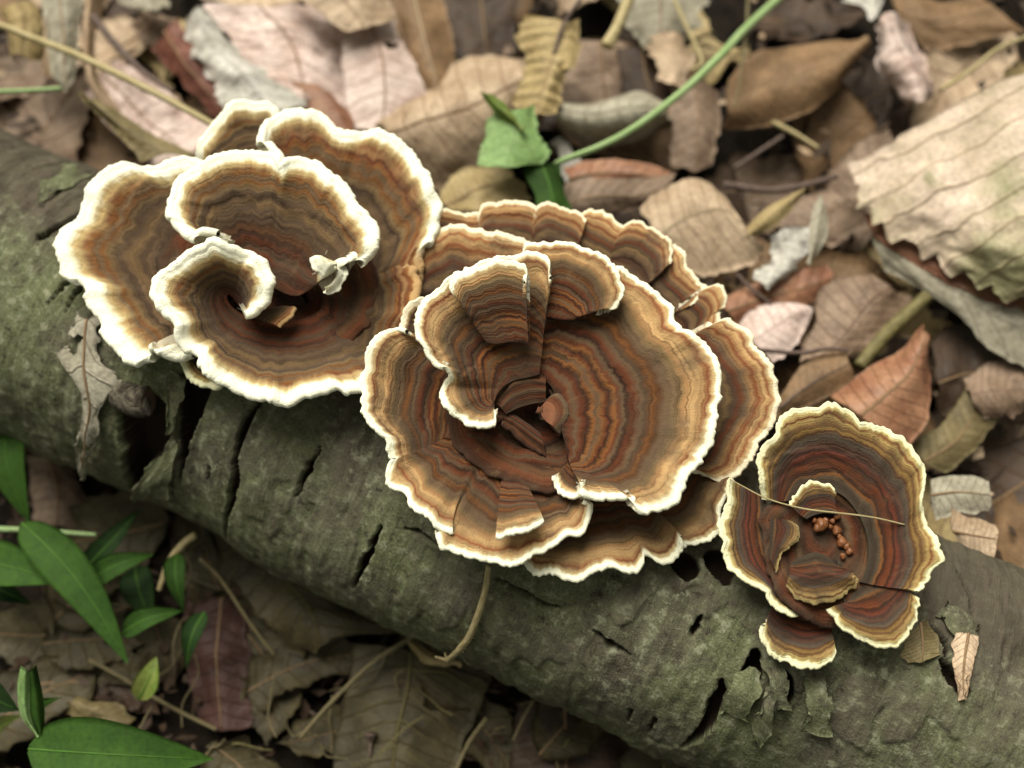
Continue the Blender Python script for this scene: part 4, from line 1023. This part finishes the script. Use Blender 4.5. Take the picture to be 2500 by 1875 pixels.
# --- on the log
def lleaf(label, Z, curves, hs, mat, **kw):
    W = [[LP(Z, x, y, h) for (x, y) in c] for c, h in zip(curves, hs)]
    root = thing('leaf_fragment', np.mean([np.mean(w, axis=0) for w in W], axis=0), label, 'leaf', 'leaf scraps lying on the log')
    o, G = sheet('blade', W, M[mat], root, 70, 24, seed=rng.randrange(1000), **kw)
    m = G[:, 12] + np.array([0, 0, .008])
    tube('midrib', m[::6], [.03, .025, .01], M['rib'], root, 30, 6)
    return root
lleaf('ragged tan leaf scrap draped over the bark below the white-rimmed rosette', 1, [[(200, 1170), (150, 1290), (110, 1400), (190, 1480), (240, 1600), (220, 1700), (200, 1800), (185, 1800)], [(250, 1180), (240, 1320), (240, 1440), (260, 1560), (270, 1660), (250, 1760), (240, 1880), (220, 1960)],
       [(300, 1180), (310, 1300), (330, 1420), (440, 1500), (380, 1590), (310, 1660), (300, 1780), (240, 1980)]], (.12, .18, .14), 'greyol', crump=.06, rag=.16, holes=5)
lleaf('olive-ochre leaf scrap stuck on the bark beside the red-brown rosette', 3, [[(1060, 1330), (1050, 1430), (1080, 1490)], [(1120, 1310), (1130, 1400), (1130, 1480)], [(1170, 1300), (1200, 1380), (1210, 1440)]], (.12, .22, .14), 'olive', crump=.08, rag=.1)
lleaf('pale toothed leaf strip lying across the bark at the thin end', 3, [[(1290, 1370), (1280, 1500), (1320, 1660)], [(1350, 1370), (1330, 1510), (1335, 1660)], [(1420, 1380), (1390, 1520), (1350, 1670)]], (.12, .2, .16), 'beige', crump=.08, rag=.14)
# --- in front of the log
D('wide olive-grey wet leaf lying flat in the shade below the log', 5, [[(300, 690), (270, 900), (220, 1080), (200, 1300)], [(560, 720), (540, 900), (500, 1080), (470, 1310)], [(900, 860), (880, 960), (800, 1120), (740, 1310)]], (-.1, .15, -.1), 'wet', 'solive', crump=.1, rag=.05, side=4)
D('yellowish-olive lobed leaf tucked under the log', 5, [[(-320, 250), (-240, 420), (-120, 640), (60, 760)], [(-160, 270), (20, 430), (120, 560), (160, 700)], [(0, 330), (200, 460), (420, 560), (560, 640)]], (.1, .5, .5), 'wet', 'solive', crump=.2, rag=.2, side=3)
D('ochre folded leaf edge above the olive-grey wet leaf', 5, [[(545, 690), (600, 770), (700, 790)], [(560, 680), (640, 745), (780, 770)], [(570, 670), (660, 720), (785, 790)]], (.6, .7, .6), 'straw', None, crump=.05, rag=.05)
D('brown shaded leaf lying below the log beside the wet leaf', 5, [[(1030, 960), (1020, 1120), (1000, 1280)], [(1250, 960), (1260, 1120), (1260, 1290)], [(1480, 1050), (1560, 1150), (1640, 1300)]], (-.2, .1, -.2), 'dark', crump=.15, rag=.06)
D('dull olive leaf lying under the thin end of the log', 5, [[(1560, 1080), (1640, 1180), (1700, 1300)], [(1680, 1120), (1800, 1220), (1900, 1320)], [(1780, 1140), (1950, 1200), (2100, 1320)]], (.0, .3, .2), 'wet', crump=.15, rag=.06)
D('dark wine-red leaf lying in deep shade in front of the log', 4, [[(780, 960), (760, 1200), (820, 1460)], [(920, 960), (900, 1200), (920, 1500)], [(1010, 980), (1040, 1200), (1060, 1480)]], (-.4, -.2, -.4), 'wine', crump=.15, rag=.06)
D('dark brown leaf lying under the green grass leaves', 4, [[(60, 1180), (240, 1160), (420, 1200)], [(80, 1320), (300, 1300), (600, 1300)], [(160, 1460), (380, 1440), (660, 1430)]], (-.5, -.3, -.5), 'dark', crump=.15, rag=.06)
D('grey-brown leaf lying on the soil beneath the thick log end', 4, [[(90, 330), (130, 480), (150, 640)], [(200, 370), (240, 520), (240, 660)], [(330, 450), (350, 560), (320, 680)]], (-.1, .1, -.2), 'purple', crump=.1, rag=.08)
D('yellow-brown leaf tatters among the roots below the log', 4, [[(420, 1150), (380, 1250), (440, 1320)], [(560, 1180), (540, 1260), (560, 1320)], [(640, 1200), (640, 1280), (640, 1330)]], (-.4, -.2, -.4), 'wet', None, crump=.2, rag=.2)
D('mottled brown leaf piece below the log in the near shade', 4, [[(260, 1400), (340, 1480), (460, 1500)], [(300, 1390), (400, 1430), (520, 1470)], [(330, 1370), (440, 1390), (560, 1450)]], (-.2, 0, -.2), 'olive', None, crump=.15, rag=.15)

# --- green plants
gr = 'young green leaves'
D('bitten bright green leaf half with pale curled flap', 7, [[(690, 600), (640, 700), (595, 800), (585, 885)], [(800, 590), (790, 700), (770, 800), (740, 900)], [(870, 570), (900, 680), (975, 820), (930, 890)]], (3.4, 3.7, 3.4), 'green', None, 'green_leaf', 'leaf', gr, crump=.1, rag=.07, tooth=(.08, 9, 1), holes=0)
D('dark green leaf half hanging at the end of the long green stem', 7, [[(830, 905), (880, 1000), (920, 1130)], [(930, 870), (980, 1000), (1010, 1140)], [(1030, 870), (1050, 1010), (1110, 1140)]], (3.2, 3.3, 3.0), 'blade', 'ribg', 'green_leaf', 'leaf', gr, crump=.08, rag=.05)
D('pale yellow curled flap on top of the bitten green leaf', 7, [[(610, 505), (680, 600), (760, 670), (830, 700)], [(640, 510), (710, 580), (780, 640), (830, 690)], [(650, 515), (730, 565), (800, 630), (835, 680)]], (3.7, 3.95, 3.7), 'bladey', None, 'green_leaf', 'leaf', gr, crump=.1, rag=.07)


def gblade(label, Z, base, tip, wid, z0, z1, mat, bend=0.0, arch=.4, ribm='ribg', fold=.12):
    """a lanceolate grass-like leaf"""
    a, b = P(Z, *base, z0), P(Z, *tip, z1)
    L = np.linalg.norm(b - a)
    sd = norm(np.cross(b - a, np.array([0, 0, 1.0])))
    s = np.linspace(0, 1, 14)
    prof = np.sin(np.pi * s ** .62) ** .85
    prof[0] = .12; prof[-1] = 0.01
    ctr = a + (b - a) * s[:, None] + sd * (bend * np.sin(np.pi * s))[:, None] + np.array([0, 0, 1.0]) * (arch * np.sin(np.pi * s))[:, None]
    lf = ctr + sd * (prof * wid / 2)[:, None] + np.array([0, 0, fold]) * prof[:, None]
    rt = ctr - sd * (prof * wid / 2)[:, None] + np.array([0, 0, fold]) * prof[:, None]
    root = thing('grass_leaf', a, label, 'leaf', 'green grass leaves in front of the log')
    o, G = sheet('blade', [lf, ctr, rt], M[mat], root, 40, 11, .03, .012, rng.randrange(999))
    tube('midrib', G[::4, 5] + np.array([0, 0, .004]), [.022, .008], M[ribm], root, 24, 5)
    return root


gblade('broad grass leaf drooping beside the thick log end', 4, (30, 200), (120, 640), .95, 2.4, 1.6, 'blade', .1)
gblade('plump green leaf pointing at the long grass blade', 4, (-120, 790), (262, 890), 1.1, 1.6, 1.8, 'blade', .0)
gblade('long dark grass blade slanting across the other green leaves', 4, (90, 640), (530, 1225), 1.0, 2.2, 1.6, 'blade', -.25, .3)
gblade('green leaf pointing up towards the log over the tangle', 4, (360, 900), (636, 770), .62, 1.4, 1.6, 'blade')
gblade('slender green leaf just below the leaf that points to the log', 4, (512, 1100), (756, 1005), .58, 1.4, 1.5, 'blade')
gblade('short oval green leaf hanging beside the dry curled sheath', 4, (735, 770), (765, 1010), .52, 1.5, 1.2, 'blade')
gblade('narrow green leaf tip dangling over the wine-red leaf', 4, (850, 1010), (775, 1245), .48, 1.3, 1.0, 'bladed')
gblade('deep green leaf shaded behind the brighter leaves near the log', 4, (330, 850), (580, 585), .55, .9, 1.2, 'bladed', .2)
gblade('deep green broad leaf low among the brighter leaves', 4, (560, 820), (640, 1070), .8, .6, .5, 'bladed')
gblade('yellow-edged green leaf curled upright near the dark brown leaf', 4, (575, 1375), (650, 1195), .6, .9, 1.3, 'bladey', .12, .2)
gblade('small bright leaf beside the folded bud', 4, (150, 1440), (250, 1370), .3, 2.6, 2.4, 'blade')
gblade('big smooth green leaf lying broadside below the folded bud', 4, (120, 1580), (885, 1622), 1.45, 3.0, 2.6, 'blade', .05, .5)
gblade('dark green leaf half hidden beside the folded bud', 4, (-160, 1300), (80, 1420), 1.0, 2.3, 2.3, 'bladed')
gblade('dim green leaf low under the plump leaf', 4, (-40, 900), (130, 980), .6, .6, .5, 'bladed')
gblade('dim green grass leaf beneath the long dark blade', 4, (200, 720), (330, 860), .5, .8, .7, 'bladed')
gblade('dim yellowish leaf low beside the folded bud', 4, (-20, 1530), (90, 1440), .4, 1.0, 1.0, 'bladey')
bud = thing('folded_bud', P(4, 160, 1530, 2.8), 'bright green folded leaf bud with split tip standing over the big smooth leaf', 'leaf', 'green grass leaves in front of the log')
for e, (l, r) in enumerate([([(150, 1530), (85, 1450), (70, 1340), (85, 1235)], [(165, 1530), (130, 1440), (125, 1340), (122, 1262)]), ([(160, 1530), (125, 1450), (118, 1340), (118, 1262)], [(180, 1525), (185, 1420), (168, 1310), (150, 1230)])]):
    sheet('bud_scale', [[P(4, x, y, 2.9 + .9 * k / 3) for k, (x, y) in enumerate(l)], [P(4, (x + u) / 2, (y + w) / 2, 3.15 + .9 * k / 3) for k, ((x, y), (u, w)) in enumerate(zip(l, r))], [P(4, x, y, 3.0 - .06 * e + .9 * k / 3) for k, (x, y) in enumerate(r)]], M['blade'] if e else M['green'], bud, 30, 11, .02, .015, 40 + e)


def stem(label, Z, pts, zs, rad, mat, name='stem', cat='stem', group=None, wob=0.0, parts=True, **kw):
    W = [P(Z, x, y, z) for (x, y), z in zip(pts, np.interp(np.linspace(0, 1, len(pts)), np.linspace(0, 1, len(zs)), zs))]
    c = crs(W, 60)[0]
    o = tube(name, W, rad, M[mat], None, kw.get('n', 60), kw.get('sides', 8), wob, rng.randrange(999))
    return tag(o, label, cat, group)


stem('long arching green leaf stem rising out of the litter', 7, [(1010, 885), (1060, 862), (1250, 790), (1450, 680), (1700, 490), (1900, 300), (2050, 140), (2260, -50)], (3.3, 4.0, 3.6, 2.6), [.07, .09, .11, .12], 'sgreen')
stem('yellow-green grass stalk slanting down behind the white-rimmed rosette', 6, [(-60, 100), (230, 212), (400, 280), (700, 425), (900, 530), (1060, 620)], (3.9, 4.2, 4.0), [.09, .10, .085], 'sstraw')
stem('short green grass stalk lying across the dark gap beside the log', 6, [(-60, 452), (140, 445), (300, 434)], (3.6, 3.6), [.07, .06], 'sgreen')
stem('thin purplish twig leaning on the pink-grey leaf', 6, [(455, 80), (560, 210), (700, 350), (850, 450)], (3.2, 2.8), [.12, .10, .06], 'sbrown', 'twig', 'twig')
stem('flat dry straw splinter hanging near the olive-tan toothed leaf', 7, [(1420, -40), (1340, 150), (1285, 250)], (3.2, 3.0), [.16, .15, .2], 'sstraw')
stem('thin dry stalk crossing the top of the dark gap', 7, [(1650, 0), (1720, 150), (1800, 330), (1740, 380)], (2.6, 2.5), [.06, .05], 'sstraw')
stem('hair-thin hanging rootlet beside the brown oval leaf', 7, [(2050, -40), (2040, 150), (2010, 400), (1975, 580)], (3.0, 3.0), [.05, .03], 'spale')
stem('dark stalk of the pleated straw-yellow leaf', 7, [(1150, -10), (1090, 70), (1045, 150), (1000, 290)], (3.6, 3.2), [.06, .05], 'sbrown')
stem('stout olive stalk lying behind the orange-brown pointed leaf', 8, [(600, 1350), (700, 1230), (840, 1100), (960, 980)], (2.2, 2.2), [.17, .19, .15], 'solive')
stem('dark thin twig poking out beside the wavy shelf', 8, [(150, 1010), (200, 1060), (275, 1118)], (2.6, 2.6), [.05, .04], 'sbrown', 'twig', 'twig')
stem('dark bent twig beside the small dark brown leaf', 8, [(240, 1290), (380, 1300), (480, 1285), (560, 1290)], (3.0, 2.9), [.06, .05], 'sbrown', 'twig', 'twig')
stem('orange dry needle lying in the dark gap', 8, [(270, 445), (360, 490), (450, 545)], (1.8, 1.8), [.08, .05], 'sstraw')
stem('pale forked twig near the pale crumpled leaf', 8, [(900, 330), (1010, 260), (1110, 180), (1230, 130)], (2.4, 2.5), [.07, .05], 'sstraw', 'twig', 'twig')
stem('grey broken stick across the dark litter behind the beige leaf', 8, [(100, 680), (300, 700), (520, 650)], (1.6, 1.7), [.1, .08], 'sbrown', 'twig', 'twig')
stem('grey short stick leaning beside the orange needle', 8, [(140, 620), (230, 560), (320, 500)], (1.6, 1.9), [.07, .06], 'sbrown', 'twig', 'twig')
stem('curled dry sheath beside the short oval green leaf', 4, [(660, 920), (700, 810), (760, 730), (810, 690)], (1.0, 1.8), [.06, .10, .09], 'sstraw')
stem('green grass stalk level with the broad drooping grass leaf', 4, [(-60, 665), (150, 672), (400, 690)], (1.7, 1.5), [.08, .05], 'sgreen')
stem('thin straw stalk trailing from the log over the wine-red leaf', 4, [(830, 790), (920, 880), (1040, 1060), (1140, 1190)], (1.2, .2), [.05, .04], 'spale')
stem('yellowish forked stalk lying below the green leaves', 4, [(370, 1210), (500, 1280), (700, 1400), (900, 1500)], (.2, -.1), [.05, .05], 'spale')
stem('long straw stalk crossing the olive-grey wet leaf', 5, [(640, 610), (400, 760), (200, 950), (60, 1110)], (.9, .3), [.06, .05], 'spale')
stem('thin straw stalk lying at the edge of the wet leaf', 5, [(900, 1020), (820, 1130), (760, 1260)], (.4, .2), [.06, .05], 'spale')
stem('short pale stalk standing beside the brown shaded leaf', 5, [(1110, 940), (1060, 1030), (1020, 1120)], (.5, .3), [.05, .04], 'spale')
stem('small dark pin-shaped seed stalk on the olive-grey wet leaf', 5, [(375, 1190), (378, 1130), (378, 1090)], (.2, .35), [.04, .05, .16], 'sbrown', 'seed_stalk', 'stalk')
# fuzzy thread hanging over the bark, with its hairs
fz = thing('fuzzy_thread', LP(5, 935, 310, .1), 'fuzzy yellow-green thread hanging from the great rosette over the bark', 'thread')
fzc = [LP(5, 940, 300, .6), LP(5, 915, 420, .36), LP(5, 880, 530, .3), LP(5, 845, 610, .28), LP(5, 800, 665, .28), LP(5, 750, 705, .3)]
tube('thread', fzc, [.06, .075, .08, .06], M['sstraw'], fz, 50, 7)
cc = crs(fzc, 90)[0]
for k in range(6, 88, 3):
    v = norm(nrg.normal(size=3)) * .11
    tube('hair', [cc[k], cc[k] + v * .6, cc[k] + v + LD * .03], [.011, .005], M['sstraw'], fz, 4, 4)
for e in ((.1, -.05), (-.06, .12)):
    tube('frayed_end', [cc[-1], cc[-1] + LD * (-.18 - e[0]) + LU * .06 + LS * e[1]], [.045, .02], M['sstraw'], fz, 6, 5)
stem('hair-fine dry grass thread lying across the red-brown rosette', 3, [(170, 560), (340, 650), (480, 695), (600, 718), (800, 740), (920, 758), (1055, 790)], (7.05, 7.2, 7.25, 7.15, 7.1), [.012, .02, .016], 'sstraw', 'grass_thread', 'thread')

# --- loose leaves that fill the litter underneath
def ovate(L, W, curl, bend, seed, mat, rag=.05, tooth=(0, 0, 0), rib='rib'):
    s = np.linspace(0, 1, 9)
    pr = np.sin(np.pi * s ** .8) ** .8 * W / 2
    pr[0] = .05; pr[-1] = .02
    c = np.stack([(s - .5) * L, bend * np.sin(np.pi * s) * .6, .15 * bend * np.cos(np.pi * s * 1.3)], 1)
    l = c + np.stack([0 * s, pr, curl * pr], 1)
    r = c + np.stack([0 * s, -pr, curl * pr], 1)
    root = thing('dead_leaf', (0, 0, 0), 'x', 'leaf')
    o, G = sheet('blade', [l, c, r], M[mat], root, 30, 13, .18, .02, seed, rag=rag, tooth=tooth)
    tube('midrib', G[::3, 6] + np.array([0, 0, .006]), [.03, .01], M[rib], root, 16, 5, flat=.7)
    return root


ANCH = [('the huge toothed leaf', 8, 1000, 700, 1), ('the brown oval leaf', 8, 400, 300, 1), ('the pleated yellow leaf', 7, 960, 350, 1), ('the rolled grey-olive leaf', 7, 1350, 620, 1), ('the large pink leaf', 6, 1450, 250, 1),
        ('the upright grey-green leaf', 6, 310, 200, 1), ('the arched peach-beige leaf', 7, 450, 600, 1), ('the orange-brown pointed leaf', 8, 700, 1400, 1), ('the broad beige leaf', 8, 60, 850, 1), ('the pale crumpled leaf', 8, 780, 220, 1),
        ('the mauve-grey speckled leaf', 8, 600, 1180, 1), ('the grey leaf strip', 6, 1100, 300, 1), ('the purplish twig', 6, 620, 280, 1), ('the olive-tan toothed leaf', 7, 1600, 100, 1), ('the thin log end', 3, 1450, 900, 1),
        ('the wide olive-grey wet leaf', 5, 550, 1000, -1), ('the long dark grass blade', 4, 320, 950, -1), ('the wine-red leaf', 4, 910, 1220, -1), ('the big smooth green leaf', 4, 500, 1600, -1), ('the lobed leaf under the log', 5, 100, 500, -1),
        ('the shaded brown leaf below the log', 5, 1250, 1130, -1), ('the thick log end', 4, 100, 450, -1)]
ANCH = [(nm, P(Z, x, y, 1.0), sd_) for nm, Z, x, y, sd_ in ANCH]


def near(p, side):
    return min((np.linalg.norm(p[:2] - q[:2]), nm) for nm, q, sd_ in ANCH if sd_ == side)[1]


KINDS = [('beige', 'small beige dead leaf lying loose in the litter behind the log'), ('brown', 'small brown dead leaf lying loose in the litter behind the log'), ('purple', 'small mauve-brown dead leaf lying loose in the litter behind the log'),
         ('dark', 'small blackish-brown dead leaf lying loose in the litter behind the log'), ('straw', 'small straw-yellow dead leaf lying loose in the litter behind the log'), ('grey', 'small grey-white dead leaf lying loose in the litter behind the log'),
         ('rust', 'small rust-coloured dead leaf lying loose in the litter behind the log'), ('wet', 'small olive wet leaf lying on the soil in front of the log')]
PRO = {}
for k, (m, lab) in enumerate(KINDS):
    PRO[m] = [ovate(rng.uniform(3.2, 4.6), rng.uniform(1.6, 2.4), rng.uniform(-.12, .25), rng.uniform(-.6, .6), 200 + 3 * k + e, m, .10 + .14 * e, (0, 0, 0) if e else (.1, 9, 1)) for e in (0, 1)]
used = set()


def drop(m, lab, loc, rot, sc):
    pr = rng.choice(PRO[m])
    if pr.name not in used:
        used.add(pr.name)
        r = pr
    else:
        r = pr.copy()
        COL.objects.link(r)
        for ch in pr.children:
            c = ch.copy()
            COL.objects.link(c)
            c.parent = r
    r.location = Vector(loc * U)
    r.rotation_euler = rot
    r.scale = (sc, sc, sc)
    r['label'] = lab
    r['group'] = lab.replace('leaf', 'leaves', 1)


def axis_side(p):
    return (p - LA) @ LS


cnt = 0
for gy in range(13):
    for gx in range(19):
        x, y = -200 + gx * 160 + rng.uniform(-75, 75), -200 + gy * 180 + rng.uniform(-80, 80)
        p = P(0, x / 1.1302, y / 1.1302, .3)
        sd_ = axis_side(p)
        if abs(sd_) < 2.2: continue
        if sd_ > 0:
            m, lab = KINDS[rng.choices(range(7), (6, 6, 2, 7, 3, 1, 2))[0]]
            if rng.random() < (.45 if p[0] > 1 else .15): continue
            if p[0] > 5 and rng.random() < .5: m, lab = KINDS[rng.choice((1, 3, 3, 2))]
            z = rng.uniform(-.1, 1.0)
        else:
            if rng.random() < .45: continue
            m, lab = KINDS[7]
            z = rng.uniform(-.5, -.1)
        p = P(0, x / 1.1302, y / 1.1302, z)
        sz = rng.uniform(.95, 1.6) if sd_ > 0 else rng.uniform(.6, 1.1)
        lab = ('small ' if sz < (1.25 if sd_ > 0 else .85) else 'middling ') + lab[6:lab.index(' lying')] + (' in the litter near ' if sd_ > 0 else ' on the soil near ') + near(p, 1 if sd_ > 0 else -1)
        drop(m, lab, p, (rng.uniform(-.25, .25), rng.uniform(-.25, .25), rng.uniform(0, 6.28)), sz)
for m in PRO:
    for pr in PRO[m]:
        if pr.name not in used:
            for ch in list(pr.children): bpy.data.objects.remove(ch)
            bpy.data.objects.remove(pr)

# --- tangle of thin roots on the dark ground in front of the log
for k in range(46):
    x, y = rng.uniform(-20, 1500), rng.uniform(500, 1330)
    if k % 3 == 0: x, y = rng.uniform(-900, 0), rng.uniform(150, 1330)
    a, L = rng.uniform(0, 6.28), rng.uniform(90, 330)
    pts = [(x + math.cos(a) * L * t + rng.uniform(-25, 25), y + math.sin(a) * L * t + rng.uniform(-25, 25)) for t in (-.5, -.15, .2, .5)]
    z = rng.uniform(-.2, .5)
    nm = near(P(5, x, y, 0), -1)
    cl = 'straw-coloured' if k % 4 else 'olive-brown'
    stem(('long ' if L > 210 else 'short ') + 'thin ' + cl + ' root on the dark soil near ' + nm, 5, pts, (z, z + rng.uniform(-.2, .3)), [.026, .015], 'spale' if k % 4 else 'solive', 'thin_root', 'root', ('long ' if L > 210 else 'short ') + cl + ' roots near ' + nm, n=22, sides=5)

# --- crumbs of leaf and bark, needles
def crumbs(name, label, mat, count, zlo, zhi, lo, hi, side):
    V, F = [], []
    k = 0
    while k < count:
        x, y = rng.uniform(-150, 2650), rng.uniform(-150, 2000)
        z = rng.uniform(zlo, zhi)
        p = P(0, x / 1.1302, y / 1.1302, z)
        if axis_side(p) * side < 3.0: continue
        a = rng.uniform(0, 6.28)
        L, W = rng.uniform(lo, hi), rng.uniform(.05, .45) * hi
        ax = np.array([math.cos(a), math.sin(a), rng.uniform(-.5, .5)])
        bx = np.array([-math.sin(a), math.cos(a), rng.uniform(-.5, .5)])
        nz = np.array([0, 0, -.025])
        b = len(V)
        q = [p - ax * L * .5, p - ax * L * .1 + bx * W * rng.uniform(.2, .6), p + ax * L * .35 + bx * W * rng.uniform(.1, .4), p + ax * L * .5, p + ax * L * .1 - bx * W * rng.uniform(.2, .6)]
        V += q + [v + nz for v in q]
        F += [tuple(range(b, b + 5)), tuple(range(b + 9, b + 4, -1))] + [(b + i, b + 5 + i, b + 5 + (i + 1) % 5, b + (i + 1) % 5) for i in range(5)]
        k += 1
    o = mesh_obj(name, np.array(V), F, M[mat], None, {'UVMap': np.random.default_rng(3).random((len(V), 2))}, smooth=False)
    tag(o, label, kind='stuff')


crumbs('leaf_crumbs', 'brown leaf crumbs and bark bits scattered through the litter', 'dark', 900, -.2, 1.3, .2, 1.1, 1)
crumbs('pale_leaf_crumbs', 'pale leaf crumbs scattered through the litter behind the log', 'beige', 170, .1, 1.5, .15, .7, 1)
crumbs('soil_crumbs', 'dark crumbs and needles on the soil in front of the log', 'dark', 700, -.6, -.2, .1, .7, -1)
